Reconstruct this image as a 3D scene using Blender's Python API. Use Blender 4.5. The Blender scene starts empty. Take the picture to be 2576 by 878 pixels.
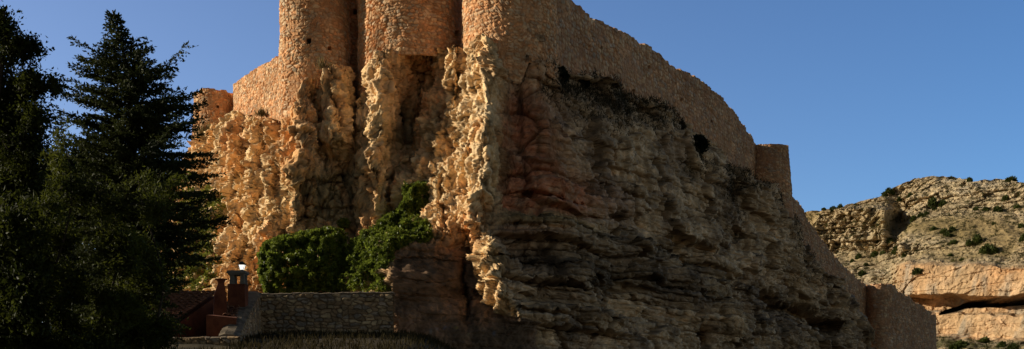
import bpy, math, random
import numpy as np
from mathutils import Vector

rng = np.random.default_rng(7)
random.seed(7)
sc = bpy.context.scene
col = sc.collection

# ------------------------------------------------------------------ camera frame of reference (metres; camera at the origin, looking along +Y)
F, CX, HZ = 3000.0, 1288.0, 1000.0      # survey units used for reading plan positions: bearing u, elevation v, distance Y
def wx(u, Y): return (np.asarray(u, float) - CX) / F * Y
def wz(v, Y): return (HZ - np.asarray(v, float)) / F * Y
def W(u, v, Y): return np.stack(np.broadcast_arrays(wx(u, Y), np.asarray(Y, float), wz(v, Y)), -1)
def pt(u, v, Y): return (float(wx(u, Y)), float(Y), float(wz(v, Y)))

# ------------------------------------------------------------------ noise
_G = np.random.default_rng(3).normal(size=(256, 3)); _G /= np.linalg.norm(_G, axis=1)[:, None]
_R = np.random.default_rng(4).random((4096, 6))
def _h(ix, iy, iz, m):
    h = (ix * 73856093) ^ (iy * 19349663) ^ (iz * 83492791)
    h = (h ^ (h >> 13)) * 1274126177
    return ((h ^ (h >> 16)) & 0x7fffffff) % m
_PM = np.random.default_rng(5).permutation(256).astype(np.int32); _PM = np.concatenate([_PM, _PM, _PM])
_GF = _G.astype(np.float32)
from concurrent.futures import ThreadPoolExecutor
_POOL = ThreadPoolExecutor(4)
def chunked(fn, p, k):
    """run a per-point function over chunks in threads"""
    sh = p.shape[:-1]; q = np.ascontiguousarray(p.reshape(-1, p.shape[-1])); n_ = len(q); st = 40000
    res = list(_POOL.map(fn, [q[a:a + st] for a in range(0, n_, st)]))
    if k == 1: return np.concatenate(res).reshape(sh)
    return tuple(np.concatenate([r[i] for r in res]).reshape(sh + res[0][i].shape[1:]) for i in range(k))
def _perlin(p):
    fl = np.floor(p); f = (p - fl).astype(np.float32); i = fl.astype(np.int32) & 255
    w = f * f * f * (f * (f * 6 - 15) + 10)
    out = np.zeros(len(p), np.float32)
    for dx in (0, 1):
        hx_ = _PM[i[:, 0] + dx] + i[:, 1]; wx_ = w[:, 0] if dx else 1 - w[:, 0]; fx = f[:, 0] - dx
        for dy in (0, 1):
            hy_ = _PM[hx_ + dy] + i[:, 2]; wy_ = wx_ * (w[:, 1] if dy else 1 - w[:, 1]); fy = f[:, 1] - dy
            for dz in (0, 1):
                g = _GF[_PM[hy_ + dz]]
                out += (g[:, 0] * fx + g[:, 1] * fy + g[:, 2] * (f[:, 2] - dz)) * wy_ * (w[:, 2] if dz else 1 - w[:, 2])
    return out * 1.6
def perlin(p): return chunked(_perlin, p, 1).astype(float)
def fbm(p, o=4, r=.5, ridged=False):
    a, s, t = 1.0, 0.0, 0.0
    for k in range(o):
        n = perlin(p * 2.03 ** k + 17.3 * k)
        if ridged: n = 1 - 2 * np.abs(n)
        s = s + a * n; t += a; a *= r
    return s / t
def worley(p): return chunked(_worley, p, 4)
def _worley(p):
    """F1, F2, random values of the nearest cell, and its tilted-plane height"""
    i = np.floor(p).astype(np.int64)
    sh = p.shape[:-1]
    f1 = np.full(sh, 9.0); f2 = np.full(sh, 9.0); idx = np.zeros(sh, np.int64); vec = np.zeros(p.shape)
    zr = (-1, 0, 1)
    for dx in zr:
        for dy in zr:
            for dz in zr:
                c = i + np.array([dx, dy, dz])
                h = _h(c[..., 0], c[..., 1], c[..., 2], 4096)
                d = c + .1 + .8 * _R[h, :3] - p
                q = np.sqrt((d * d).sum(-1))
                m = q < f1
                f2 = np.where(m, f1, np.minimum(f2, q)); f1 = np.where(m, q, f1)
                idx = np.where(m, h, idx); vec = np.where(m[..., None], d, vec)
    r = _R[idx]
    pl = (vec * (r[..., 3:6] - .5)).sum(-1) * 2
    return f1, f2, r, pl
def worley2(x, y, seed=0): return chunked(lambda a: _worley2(a[:, 0], a[:, 1], seed), np.stack([x, y], -1), 5)
def _worley2(x, y, seed=0):
    ix = np.floor(x).astype(np.int64); iy = np.floor(y).astype(np.int64)
    f1 = np.full(x.shape, 9.0); f2 = f1.copy(); idx = np.zeros(x.shape, np.int64); vx = f1 * 0; vy = f1 * 0
    for dx in (-1, 0, 1):
        for dy in (-1, 0, 1):
            cx, cy = ix + dx, iy + dy
            h = _h(cx, cy, cx * 0 + seed, 4096)
            ax = cx + .12 + .76 * _R[h, 0] - x; ay = cy + .15 + .7 * _R[h, 1] - y
            q = np.maximum(np.abs(ax), np.abs(ay)) * .55 + .45 * np.sqrt(ax * ax + ay * ay)
            m = q < f1
            f2 = np.where(m, f1, np.minimum(f2, q)); f1 = np.where(m, q, f1)
            idx = np.where(m, h, idx); vx = np.where(m, ax, vx); vy = np.where(m, ay, vy)
    return f1, f2, _R[idx], vx, vy
def sst(x, a, b):
    t = np.clip((x - a) / (b - a), 0, 1); return t * t * (3 - 2 * t)
def blob(U, V, u0, v0, ru, rv): return np.exp(-(((U - u0) / ru) ** 2 + ((V - v0) / rv) ** 2))
def mix(a, b, t): return a + (np.asarray(b) - a) * t[..., None]

# ------------------------------------------------------------------ mesh and object helpers
def link(name, me, parent=None, mat=None):
    o = bpy.data.objects.new(name, me); col.objects.link(o)
    if parent is not None: o.parent = parent
    if mat is not None and me is not None: me.materials.append(mat)
    return o
def raw_mesh(name, V, Q, colr=None, smooth=True):
    V = np.asarray(V, np.float32).reshape(-1, 3); Q = np.asarray(Q, np.int32)
    k = Q.shape[1]
    me = bpy.data.meshes.new(name)
    me.vertices.add(len(V)); me.vertices.foreach_set('co', V.ravel())
    me.loops.add(Q.size); me.loops.foreach_set('vertex_index', Q.ravel())
    me.polygons.add(len(Q)); me.polygons.foreach_set('loop_start', np.arange(0, Q.size, k, dtype=np.int32))
    me.update(calc_edges=True)
    me.polygons.foreach_set('use_smooth', np.full(len(Q), smooth))
    if colr is not None:
        a = me.color_attributes.new('Col', 'FLOAT_COLOR', 'POINT')
        c = np.ones((len(V), 4), np.float32); c[:, :3] = np.clip(np.asarray(colr).reshape(-1, 3), 0, 1)
        a.data.foreach_set('color', c.ravel())
    me.validate(); return me
def grid_quads(n, m, closed=False):
    i = np.arange(n - 1)[:, None]; jn = m if closed else m - 1
    j = np.arange(jn)[None, :]; j2 = (j + 1) % m
    return np.stack([i * m + j, i * m + j2, (i + 1) * m + j2, (i + 1) * m + j], -1).reshape(-1, 4)
def tag(o, label=None, cat=None, group=None, kind=None):
    if label: o['label'] = label
    if cat: o['category'] = cat
    if group: o['group'] = group
    if kind: o['kind'] = kind
    return o
def empty(name, loc, label, cat, group=None):
    o = bpy.data.objects.new(name, None); col.objects.link(o); o.location = loc
    o.empty_display_size = .3
    return tag(o, label, cat, group)
class MB:
    """collects shapes for one mesh (world coordinates; build() shifts them to the parent's origin)"""
    def __init__(s): s.v = []; s.f = []
    def add(s, vs, fs):
        b = len(s.v); s.v += [tuple(map(float, v)) for v in vs]; s.f += [tuple(b + i for i in f) for f in fs]
    def box(s, c, d, rz=0, taper=1.0, bev=0):
        hx, hy, hz = d[0] / 2, d[1] / 2, d[2] / 2
        vs = []
        for z, k in ((-hz, 1), (hz, taper)):
            for x, y in ((-hx, -hy), (hx, -hy), (hx, hy), (-hx, hy)):
                x2, y2 = x * k, y * k
                vs.append((c[0] + x2 * math.cos(rz) - y2 * math.sin(rz), c[1] + x2 * math.sin(rz) + y2 * math.cos(rz), c[2] + z))
        s.add(vs, [(3, 2, 1, 0), (4, 5, 6, 7), (0, 1, 5, 4), (1, 2, 6, 5), (2, 3, 7, 6), (3, 0, 4, 7)])
    def tube(s, pts, rad, n=7, cap=True):
        pts = [Vector(p) for p in pts]; rings = []
        for i, p in enumerate(pts):
            d = (pts[min(i + 1, len(pts) - 1)] - pts[max(i - 1, 0)]).normalized()
            a = d.cross(Vector((.3, .9, .1))).normalized(); b = d.cross(a)
            rings.append([p + (a * math.cos(t) + b * math.sin(t)) * rad[i] for t in [2 * math.pi * k / n for k in range(n)]])
        vs = [v for r in rings for v in r]; fs = []
        for i in range(len(pts) - 1):
            for k in range(n): fs.append((i * n + k, i * n + (k + 1) % n, (i + 1) * n + (k + 1) % n, (i + 1) * n + k))
        if cap: fs.append(tuple(range(n))[::-1]); fs.append(tuple((len(pts) - 1) * n + k for k in range(n)))
        s.add(vs, fs)
    def build(s, name, mat, parent=None, smooth=False):
        off = Vector(parent.location) if parent is not None else Vector((0, 0, 0))
        if parent is not None and parent.parent is not None: off += Vector(parent.parent.location)
        me = bpy.data.meshes.new(name)
        me.from_pydata([tuple(Vector(v) - off) for v in s.v], [], s.f); me.update()
        if smooth: me.polygons.foreach_set('use_smooth', [True] * len(me.polygons))
        return link(name, me, parent, mat)

# ------------------------------------------------------------------ materials
def mat_new(name):
    m = bpy.data.materials.new(name); m.use_nodes = True
    nt = m.node_tree; nt.nodes.clear()
    o = nt.nodes.new('ShaderNodeOutputMaterial'); b = nt.nodes.new('ShaderNodeBsdfPrincipled')
    nt.links.new(b.outputs[0], o.inputs[0]); b.inputs['Roughness'].default_value = .95
    b.inputs['Specular IOR Level'].default_value = .15
    return m, nt, b, o
def mat_attr(name, sc1=6.0, sc2=30., bump=.5, dist=.06, vary=.45, spec=.12):
    """colour from the generated rock/stone pattern, multiplied by fine procedural variation, with bump"""
    m, nt, b, o = mat_new(name); N = nt.nodes.new; L = nt.links.new
    at = N('ShaderNodeAttribute'); at.attribute_name = 'Col'
    tc = N('ShaderNodeNewGeometry')
    n1 = N('ShaderNodeTexNoise'); n1.inputs['Scale'].default_value = sc1; n1.inputs['Detail'].default_value = 9; n1.inputs['Roughness'].default_value = .68
    L(tc.outputs['Position'], n1.inputs['Vector'])
    v1 = N('ShaderNodeTexVoronoi'); v1.inputs['Scale'].default_value = sc2 * .25; L(tc.outputs['Position'], v1.inputs['Vector'])
    mr = N('ShaderNodeMapRange'); mr.inputs[1].default_value = .25; mr.inputs[2].default_value = .75
    mr.inputs[3].default_value = 1 - vary; mr.inputs[4].default_value = 1 + vary
    L(n1.outputs[0], mr.inputs[0])
    mx = N('ShaderNodeVectorMath'); mx.operation = 'SCALE'
    L(at.outputs['Color'], mx.inputs[0]); L(mr.outputs[0], mx.inputs['Scale']); L(mx.outputs[0], b.inputs['Base Color'])
    ad = N('ShaderNodeMath'); ad.operation = 'MULTIPLY_ADD'; ad.inputs[1].default_value = .35
    L(v1.outputs['Distance'], ad.inputs[0]); L(n1.outputs[0], ad.inputs[2])
    bp = N('ShaderNodeBump'); bp.inputs['Strength'].default_value = bump; bp.inputs['Distance'].default_value = dist
    L(ad.outputs[0], bp.inputs['Height']); L(bp.outputs[0], b.inputs['Normal'])
    b.inputs['Specular IOR Level'].default_value = spec
    return m
def mat_noise(name, c1, c2, scale=5., bump=.3, dist=.02, rough=.9, spec=.2, detail=6):
    m, nt, b, o = mat_new(name); N = nt.nodes.new; L = nt.links.new
    tc = N('ShaderNodeNewGeometry')
    n1 = N('ShaderNodeTexNoise'); n1.inputs['Scale'].default_value = scale; n1.inputs['Detail'].default_value = detail; n1.inputs['Roughness'].default_value = .65
    L(tc.outputs['Position'], n1.inputs['Vector'])
    r = N('ShaderNodeValToRGB'); r.color_ramp.elements[0].position = .35; r.color_ramp.elements[1].position = .65
    r.color_ramp.elements[0].color = (*c1, 1); r.color_ramp.elements[1].color = (*c2, 1)
    L(n1.outputs[0], r.inputs[0]); L(r.outputs[0], b.inputs['Base Color'])
    bp = N('ShaderNodeBump'); bp.inputs['Strength'].default_value = bump; bp.inputs['Distance'].default_value = dist
    L(n1.outputs[0], bp.inputs['Height']); L(bp.outputs[0], b.inputs['Normal'])
    b.inputs['Roughness'].default_value = rough; b.inputs['Specular IOR Level'].default_value = spec
    return m
def mat_leaf(name, c1, c2, trans=.35, rough=.45, spec=.4, scale=1.3):
    m, nt, b, o = mat_new(name); N = nt.nodes.new; L = nt.links.new
    tc = N('ShaderNodeNewGeometry')
    n1 = N('ShaderNodeTexNoise'); n1.inputs['Scale'].default_value = scale; n1.inputs['Detail'].default_value = 5; n1.inputs['Roughness'].default_value = .7
    L(tc.outputs['Position'], n1.inputs['Vector'])
    r = N('ShaderNodeValToRGB'); r.color_ramp.elements[0].position = .35; r.color_ramp.elements[1].position = .65
    r.color_ramp.elements[0].color = (*c1, 1); r.color_ramp.elements[1].color = (*c2, 1)
    L(n1.outputs[0], r.inputs[0]); L(r.outputs[0], b.inputs['Base Color'])
    b.inputs['Roughness'].default_value = rough; b.inputs['Specular IOR Level'].default_value = spec
    t = N('ShaderNodeBsdfTranslucent'); mm = N('ShaderNodeMixShader'); mm.inputs[0].default_value = trans
    L(r.outputs[0], t.inputs['Color']); L(b.outputs[0], mm.inputs[1]); L(t.outputs[0], mm.inputs[2]); L(mm.outputs[0], o.inputs[0])
    return m
M = dict(
    rock=mat_attr('cliff_rock', 2.6, 12, .6, .12, .38),
    stone=mat_attr('rubble_masonry', 7, 30, .6, .05, .35),
    hill=mat_attr('limestone_hillside', .4, 2.4, 1.0, 1.8, .42),
    soil=mat_noise('dry_soil', (.035, .026, .015), (.10, .075, .04), 1.2, .6, .1),
    coping=mat_noise('worn_mortar_coping', (.09, .07, .05), (.26, .2, .14), 3.2, .7, .05),
    plaster=mat_noise('red_ochre_plaster', (.10, .032, .018), (.24, .08, .04), 1.6, .4, .02),
    grayst=mat_noise('grey_cement', (.13, .12, .1), (.22, .2, .17), 6, .4, .02),
    tile=mat_noise('clay_roof_tile', (.12, .045, .025), (.34, .16, .09), 5, .4, .02),
    blackm=mat_noise('black_painted_iron', (.012, .012, .012), (.03, .03, .03), 20, .1, .003, .45, .5),
    bark=mat_noise('dark_bark', (.02, .014, .009), (.06, .045, .03), 9, .8, .03),
    conifer=mat_leaf('conifer_needles', (.012, .018, .005), (.075, .085, .022), .25, .6, .12),
    broad=mat_leaf('small_green_leaves', (.008, .013, .002), (.07, .08, .012), .45, .55, .15),
    willow=mat_leaf('narrow_light_leaves', (.014, .02, .003), (.11, .12, .016), .5, .55, .15),
    dark=mat_leaf('dark_leaves', (.006, .011, .003), (.022, .034, .008), .3, .5, .2),
    ivy=mat_leaf('ivy_leaves', (.025, .045, .006), (.30, .36, .05), .4, .4, .35, 3.2),
    creeper=mat_leaf('creeper_leaves', (.06, .09, .012), (.28, .29, .05), .4, .45, .3, 2.2),
    bush=mat_leaf('dark_bush_leaves', (.006, .009, .004), (.018, .024, .008), .2, .6, .1),
    hbush=mat_leaf('hill_bush_leaves', (.025, .035, .008), (.10, .12, .03), .2, .6, .1, .25),
    hscrub=mat_leaf('hill_scrub_leaves', (.03, .035, .012), (.12, .11, .035), .3, .8, .05, .15),
    dry=mat_leaf('dry_grass_blades', (.10, .075, .03), (.30, .22, .10), .4, .7, .1, 3),
    scrub=mat_leaf('dark_scrub_blades', (.035, .030, .018), (.11, .088, .05), .3, .8, .05, 2),
    lawn=mat_leaf('shaded_grass_blades', (.022, .02, .009), (.08, .06, .026), .3, .8, .05, 1),
)
mg, nt, b, _ = mat_new('frosted_lantern_glass')
b.inputs['Base Color'].default_value = (.85, .85, .82, 1); b.inputs['Roughness'].default_value = .35
b.inputs['Transmission Weight'].default_value = .25; b.inputs['Specular IOR Level'].default_value = .5
b.inputs['Emission Color'].default_value = (1, .97, .9, 1); b.inputs['Emission Strength'].default_value = .7      # the glass glows faintly
M['glass'] = mg

# ================================================================== THE CLIFF
LV = {
 80:  [(380,84),(480,82),(585,77),(620,75),(700,70),(765,66.5),(790,67.5),(835,66),(870,66),(890,69),(910,67),(960,63.9),(985,63.8),(1080,63.7),(1150,63.6),(1170,63.6),(1215,61.6),(1240,61.5),(1260,62.5),(1300,62.0),(1370,62.2),(1430,65.5),(1500,69),(1700,80.5),(1900,96),(2000,107),(2180,127),(2420,150)],
 200: [(380,84),(480,82),(585,77),(620,75),(700,68.5),(765,64.9),(785,66),(800,66.2),(835,64.5),(865,65),(890,67.5),(908,66.6),(955,62.9),(975,63.2),(1000,64.8),(1060,66),(1116,65.4),(1138,63.0),(1150,62.6),(1165,63.6),(1215,60.8),(1238,60.6),(1260,62),(1300,62.6),(1370,61.9),(1430,64.5),(1500,68),(1700,80),(1900,96),(2000,107),(2180,127),(2420,150)],
 350: [(380,84),(480,80),(585,73.5),(610,71.0),(632,72.0),(655,68.3),(673,69.5),(700,66.3),(720,65.0),(741,66.0),(760,62.8),(785,64.4),(800,64.8),(830,63.2),(855,64),(880,65.6),(908,66.0),(940,62.3),(958,62.2),(1000,64.6),(1040,66.0),(1056,65.2),(1076,63.1),(1110,62.4),(1160,61.7),(1222,59.2),(1250,60.6),(1300,61.4),(1370,61.3),(1430,63.3),(1500,66.5),(1700,77),(1900,94),(2000,105),(2180,125),(2420,150)],
 450: [(380,80),(480,77),(585,71),(605,69.0),(628,70.0),(650,66.7),(669,67.9),(700,64.7),(724,65.4),(748,62.2),(790,63.6),(905,65.0),(925,62.7),(950,61.6),(968,63.2),(986,63.5),(1006,62.4),(1090,61.6),(1160,60.6),(1213,58.6),(1240,60),(1300,60.8),(1400,61.8),(1500,64.8),(1700,75),(1900,92),(2000,103),(2180,124),(2420,148)],
 560: [(380,76),(480,73),(585,68.5),(610,66.8),(630,67.7),(658,64.6),(680,65.7),(705,63.1),(728,64.2),(750,62.2),(790,63),(900,63.2),(930,62),(985,61.5),(1050,60.5),(1100,59.4),(1140,58.9),(1205,57.4),(1235,58.4),(1300,59.4),(1400,61),(1500,63.6),(1700,74.5),(1900,91),(2000,102),(2180,122),(2420,147)],
 620: [(380,75),(480,71),(585,66.5),(612,65.0),(632,66.0),(655,63.6),(676,64.7),(700,62.6),(730,63.6),(758,61.9),(790,62.6),(900,61.8),(960,58.6),(985,57.2),(1090,58.0),(1150,58.8),(1188,59.6),(1212,57.6),(1232,56.4),(1256,57.0),(1300,58.2),(1400,60),(1500,62.8),(1700,74),(1900,89.5),(2000,100),(2180,121),(2420,146)],
 740: [(380,72),(480,68),(585,63),(640,61.5),(700,60.5),(790,59.5),(900,58.5),(960,55.6),(985,54.7),(1090,55.6),(1150,56.4),(1172,57.0),(1190,56.6),(1222,56.9),(1262,55.0),(1280,55.0),(1350,56.8),(1500,61),(1700,71),(1880,83),(1920,90),(2000,100),(2180,120),(2420,145)],
 790: [(380,71),(480,67),(585,62),(640,60.7),(700,59.7),(790,59),(900,57.7),(960,55),(985,54.2),(1100,54.9),(1150,55.4),(1178,56.1),(1205,55.7),(1262,55.7),(1300,54.9),(1320,54.9),(1370,56),(1500,60),(1700,70.5),(1880,82.5),(1925,90),(2000,99),(2180,120),(2420,145)],
 850: [(380,70),(480,66.5),(585,61),(640,60),(700,59),(790,58.5),(900,57),(960,54.2),(985,53.8),(1100,54.1),(1150,54.4),(1180,54.9),(1230,55.0),(1310,55.2),(1350,55.7),(1400,56.3),(1500,59),(1560,62),(1700,70),(1880,82),(1930,89.5),(2000,98.5),(2180,119.5),(2420,145)],
 1080:[(380,69),(480,65),(585,60),(640,59),(700,58),(790,57.5),(900,56),(960,53.6),(985,53.2),(1100,53),(1150,53),(1180,53.2),(1230,53),(1310,53),(1400,55),(1500,58.5),(1560,61),(1700,69),(1880,81),(1930,88),(2000,97.5),(2180,118.5),(2420,144)],
}
TOPC = [(380,460),(450,430),(480,402),(520,352),(560,330),(585,292),(620,286),(650,298),(690,300),(715,318),(745,340),(762,260),(768,208),(790,198),(800,230),(815,250),(830,172),(872,168),(884,215),(900,300),(912,330),(935,190),(958,124),(1000,121),(1080,127),(1158,122),(1175,128),(1195,118),(1208,90),(1222,86),(1240,112),(1258,140),(1280,192),(1300,188),(1318,120),(1335,88),(1372,86),(1392,150),(1440,178),(1500,196),(1600,240),(1700,275),(1790,335),(1830,400),(1900,447),(1958,472),(1985,515),(2012,592),(2045,645),(2100,705),(2168,760),(2190,880),(2260,960),(2420,990)]
def base_depth(U, Vv):
    ks = sorted(LV); T = np.stack([np.interp(U, *zip(*LV[k])) for k in ks], 0)
    out = np.zeros(U.shape); fi = np.interp(Vv, ks, range(len(ks))); i0 = np.clip(np.floor(fi).astype(int), 0, len(ks) - 2); t = fi - i0
    t = t * t * (3 - 2 * t) * .5 + t * .5
    a = np.take_along_axis(T, i0[None], 0)[0]; b2 = np.take_along_axis(T, i0[None] + 1, 0)[0]
    return a + (b2 - a) * t
def normals(P):
    du = np.gradient(P, axis=1); dv = np.gradient(P, axis=0)
    n = np.cross(dv, du); n /= np.linalg.norm(n, axis=-1)[..., None] + 1e-9
    return n        # faces the viewer side
def boxblur(A, w_, ax):
    for _ in range(2):
        pad = [(0, 0)] * A.ndim; pad[ax] = (w_ + 1, w_); B_ = np.cumsum(np.pad(A, pad, mode='edge'), ax); n_ = A.shape[ax]
        A = (np.take(B_, range(2 * w_ + 1, 2 * w_ + 1 + n_), ax) - np.take(B_, range(0, n_), ax)) / (2 * w_ + 1)
    return A
def soft_n(P_, wu, wv, hz_=1.0):
    """push direction: surface normal averaged over a patch, so crests move as one piece"""
    m_ = boxblur(boxblur(normals(P_), wu, 1), wv, 0); m_ = m_ * np.array([1, 1, hz_]); return m_ / (np.linalg.norm(m_, axis=-1)[..., None] + 1e-9)
NC, nr = 1720, 600
uf = np.arange(380, 2420.5, 1.0)
topf_ = np.interp(uf, *zip(*TOPC)) + fbm(np.stack([uf * .045, uf * 0, uf * 0 + 3], -1), 4) * 13
def topf(u): return np.interp(u, uf, topf_)
def warped(U, V):      # irregular plan: bearings wander so ridges do not run straight
    pw = np.stack([U * .018, V * .016, U * 0], -1)
    return base_depth(np.clip(U + fbm(pw, 4) * 9, 380, 2420), V + fbm(pw + 9.1, 4) * 10)
t = np.linspace(0, 1, nr)[:, None]
# columns follow the length of the rock face in every row, so steep ribs keep as much detail as flat slabs
tc = np.linspace(0, 1, 76)[:, None]; Vc = topf_[None] + (1075 - topf_[None]) * tc ** .96; Uc = np.broadcast_to(uf[None], Vc.shape)
Yc_ = warped(Uc, Vc); xc = (Uc - CX) / F * Yc_
cost = np.hypot(np.diff(xc, axis=1), np.diff(Yc_, axis=1)) / Yc_[:, 1:] + .00042 * np.where(uf[1:] > 1300, .55, 1.1)[None]
cum = np.concatenate([np.zeros((len(tc), 1)), np.cumsum(cost, 1)], 1); cum /= cum[:, -1:]
for _ in range(3): cum[1:-1] = (cum[:-2] + cum[1:-1] * 2 + cum[2:]) / 4
Ucols = np.stack([np.interp(np.linspace(0, 1, NC), cum[k], uf) for k in range(len(tc))], 0)
fi = t[:, 0] * 75; i0 = np.clip(fi.astype(int), 0, 74); ft_ = (fi - i0)[:, None]
U_ = Ucols[i0] * (1 - ft_) + Ucols[i0 + 1] * ft_
V_ = topf(U_) + (1075 - topf(U_)) * t ** .96
us = U_[0]; top = topf(us)
Y0 = warped(U_, V_)
P = W(U_, V_, Y0)
Pb = P.copy()
n = normals(P)
UB = np.interp(V_, [560, 600, 650, 740, 790, 812, 1080], [1190, 1200, 1222, 1236, 1275, 1330, 1340])
lo_b = np.interp(V_, [500, 560, 620, 650, 740, 790], [1228, 1222, 1232, 1248, 1262, 1300]); hi_b = lo_b + np.interp(V_, [500, 620], [45, 18])
left = (1 - sst(U_, lo_b, hi_b)) * (1 - sst(V_, 780, 815))   # weathered, columnar side
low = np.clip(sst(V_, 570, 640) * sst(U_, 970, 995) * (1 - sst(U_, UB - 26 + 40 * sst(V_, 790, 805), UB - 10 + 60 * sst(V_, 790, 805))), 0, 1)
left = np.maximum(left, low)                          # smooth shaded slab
farR = sst(U_, 1600, 2300)
wp = P + np.stack([fbm(P * .35 + 5, 3), fbm(P * .35 + 25, 3), fbm(P * .35 + 45, 3)], -1) * .55
nH = soft_n(P, 16, 8, .12)
d = fbm(P * np.array([.16, .16, .13]), 3) * 1.5
n = soft_n(P, 20, 10)
P = P + n * (d * (1 - .6 * low) * (.30 + .45 * (1 - left)))[..., None]
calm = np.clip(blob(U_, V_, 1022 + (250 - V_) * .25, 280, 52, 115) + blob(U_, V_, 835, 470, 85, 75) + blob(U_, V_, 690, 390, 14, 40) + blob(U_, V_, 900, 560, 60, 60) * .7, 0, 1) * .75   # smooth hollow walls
n = normals(P); facing = np.clip(.5 + .75 * np.abs(n[..., 1]), 0, 1)      # keep the steep flanks of the ribs cleaner
# left side: vertical flutes and knobs
colm = fbm(wp * np.array([.85, .85, .17]), 4, .5, ridged=True)
rgh = fbm(wp * np.array([1.9, 1.9, .85]) + 3, 5, .6)
f1, f2, r, pl = worley(wp * np.array([.9, .9, .35]))
def terr(x, s_, k=.75):
    a = x / s_; i_ = np.floor(a); f_ = a - i_; return ((i_ + sst(f_, .5 - .5 * (1 - k), .5 + .5 * (1 - k))) * s_)
rgh = .75 * rgh + .25 * terr(rgh, .17); colm = .85 * colm + .15 * terr(colm + .3 * rgh, .24)
lb = 1 + .8 * (1 - sst(U_, 740, 800)) * sst(V_, 300, 340)
dl = ((colm - .25) * 1.1 * lb + (r[..., 0] - .5) * .26 + pl * .08 - (1 - sst(f2 - f1, 0, .07)) * .22 * lb + rgh * .40) * (1 - .65 * calm) * facing
# right side: bedded blocks
wq = wp.copy(); wq = Pb + (wp - P) * .5; wq[..., 2] = Pb[..., 2] + fbm(Pb * np.array([.12, .12, .1]) + 70, 2) * .35
g1, g2, q, ql = worley(wq * np.array([.30, .30, .5]))
def beds(zq, th, f):
    """offset of each bed, fading in and out along the face, with an undercut lower edge"""
    b_ = zq / th; bi = np.floor(b_); bf = b_ - bi
    o_ = perlin(np.stack([Pb[..., 0] * f, Pb[..., 1] * f, bi * 7.31 + .5], -1)); o2 = perlin(np.stack([Pb[..., 0] * f, Pb[..., 1] * f, (bi - 1) * 7.31 + .5], -1))
    k_ = sst(bf, 0, .16)
    pres = sst(perlin(np.stack([Pb[..., 0] * f * 1.6, Pb[..., 1] * f * 1.6, bi * 3.3 + 80], -1)), -.35, .15)
    gap = np.exp(-((np.minimum(bf, 1 - bf) * th) / .045) ** 2) * pres      # open bedding joints
    return o2 * (1 - k_) + o_ * k_ + .25 * (bf - .5) - gap * .28, _R[(bi.astype(int) * 131) % 4096, 1] - gap * 1.1
zwarp = wq[..., 2] + Pb[..., 0] * .065 + fbm(Pb * np.array([.05, .05, .03]) + 12, 2) * .9 + fbm(Pb * .9 + 4, 2) * .07
be1, bc1 = beds(zwarp, 1.15, .13); be2, bc2 = beds(zwarp + .3, .36, .28)
bw = np.clip(.42 + blob(U_, V_, 1430, 700, 330, 190) * .9 + blob(U_, V_, 1780, 720, 160, 120) * .5, 0, 1.2)
ledge = (be1 * 1.0 + be2 * .36) * bw
j1, j2, jr, jl = worley(wq * np.array([.55, .55, .28]) + 50)      # upright joints
dr = (q[..., 0] - .5) * .62 + ql * .30 + (jr[..., 0] - .5) * .38 * (1.3 - bw) + ledge * 1.1 + fbm(P * np.array([.8, .8, 1.0]) + 3, 5, .55) * .17
P = P + nH * ((dl * left * (1 - .85 * low) + dr * (1 - left) * (1 + .5 * farR) + low * (ledge * .45 + .15 * ql)))[..., None]
# re-space the columns along the displaced surface
arc = np.linalg.norm(np.diff(P[..., :2], axis=1), axis=-1) / P[:, 1:, 1]; arc = boxblur(arc, 7, 0) + .00025
cm = np.concatenate([np.zeros((nr, 1)), np.cumsum(arc, 1)], 1); cm /= cm[:, -1:]; cm = boxblur(cm, 9, 0)
JJ = np.stack([np.interp(np.linspace(0, 1, NC), cm[k], np.arange(NC)) for k in range(nr)], 0)
J0 = np.clip(JJ.astype(int), 0, NC - 2); JF = JJ - J0
def resamp(A):
    if A.ndim == 3: return np.take_along_axis(A, J0[..., None], 1) * (1 - JF)[..., None] + np.take_along_axis(A, J0[..., None] + 1, 1) * JF[..., None]
    return np.take_along_axis(A, J0, 1) * (1 - JF) + np.take_along_axis(A, J0 + 1, 1) * JF
P, Pb, U_, V_, left, low, calm, facing, wq, colm, rgh, f1, f2, g1, g2, j1, j2, bc1, bc2, bw, farR, nH = [resamp(a_) for a_ in (P, Pb, U_, V_, left, low, calm, facing, wq, colm, rgh, f1, f2, g1, g2, j1, j2, bc1, bc2, bw, farR, nH)]
us = U_[0]; top = V_[0]
n0 = soft_n(P, 4, 3)
n = n0
wp = P + np.stack([fbm(P * 1.1 + 5, 3), fbm(P * 1.1 + 25, 3), fbm(P * 1.1 + 45, 3)], -1) * .14
h1, h2, s1, sl = worley(wp * mix(np.zeros(P.shape) + np.array([1.5, 1.5, 2.7]), [2.1, 2.1, 1.5], left))
k1, k2, s2, s2l = worley(wp * mix(np.zeros(P.shape) + np.array([3.6, 3.6, 5.2]), [4.3, 4.3, 3.6], left) + 31)
fine = fbm(P * 2.6 + 11, 4, .6)
ridg = fbm(P * np.array([1.6, 1.6, 1.1]) + 77, 4, .6, True)
amp = (1 - .6 * low) * (1 - .45 * calm * left)
df = ((s1[..., 0] - .5) * .13 + sl * .07) * (1 - .5 * left) + ((s2[..., 0] - .5) * .07 + s2l * .03) + fine * (.10 + .10 * left) + ridg * .04
m1_, m2_, mr_, mp_ = worley(wp * np.array([1.35, 1.35, .95]) + 140)
ckl = np.exp(-((m2_ - m1_) / .07) ** 2) * sst(fbm(P * .8 + 51, 2), -.25, .15)
df = df + left * (1 - low) * ((mr_[..., 0] - .5) * .20 + mp_ * .10 - ckl * .22)
crk = -(1 - sst(g2 - g1, 0, .07)) * .28 * (1 - left) - (1 - sst(h2 - h1, 0, .1)) * .10
P = P + n * ((df + crk) * amp * (1 - .5 * left * (1 - facing)) * (1 + .7 * farR))[..., None]
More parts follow.
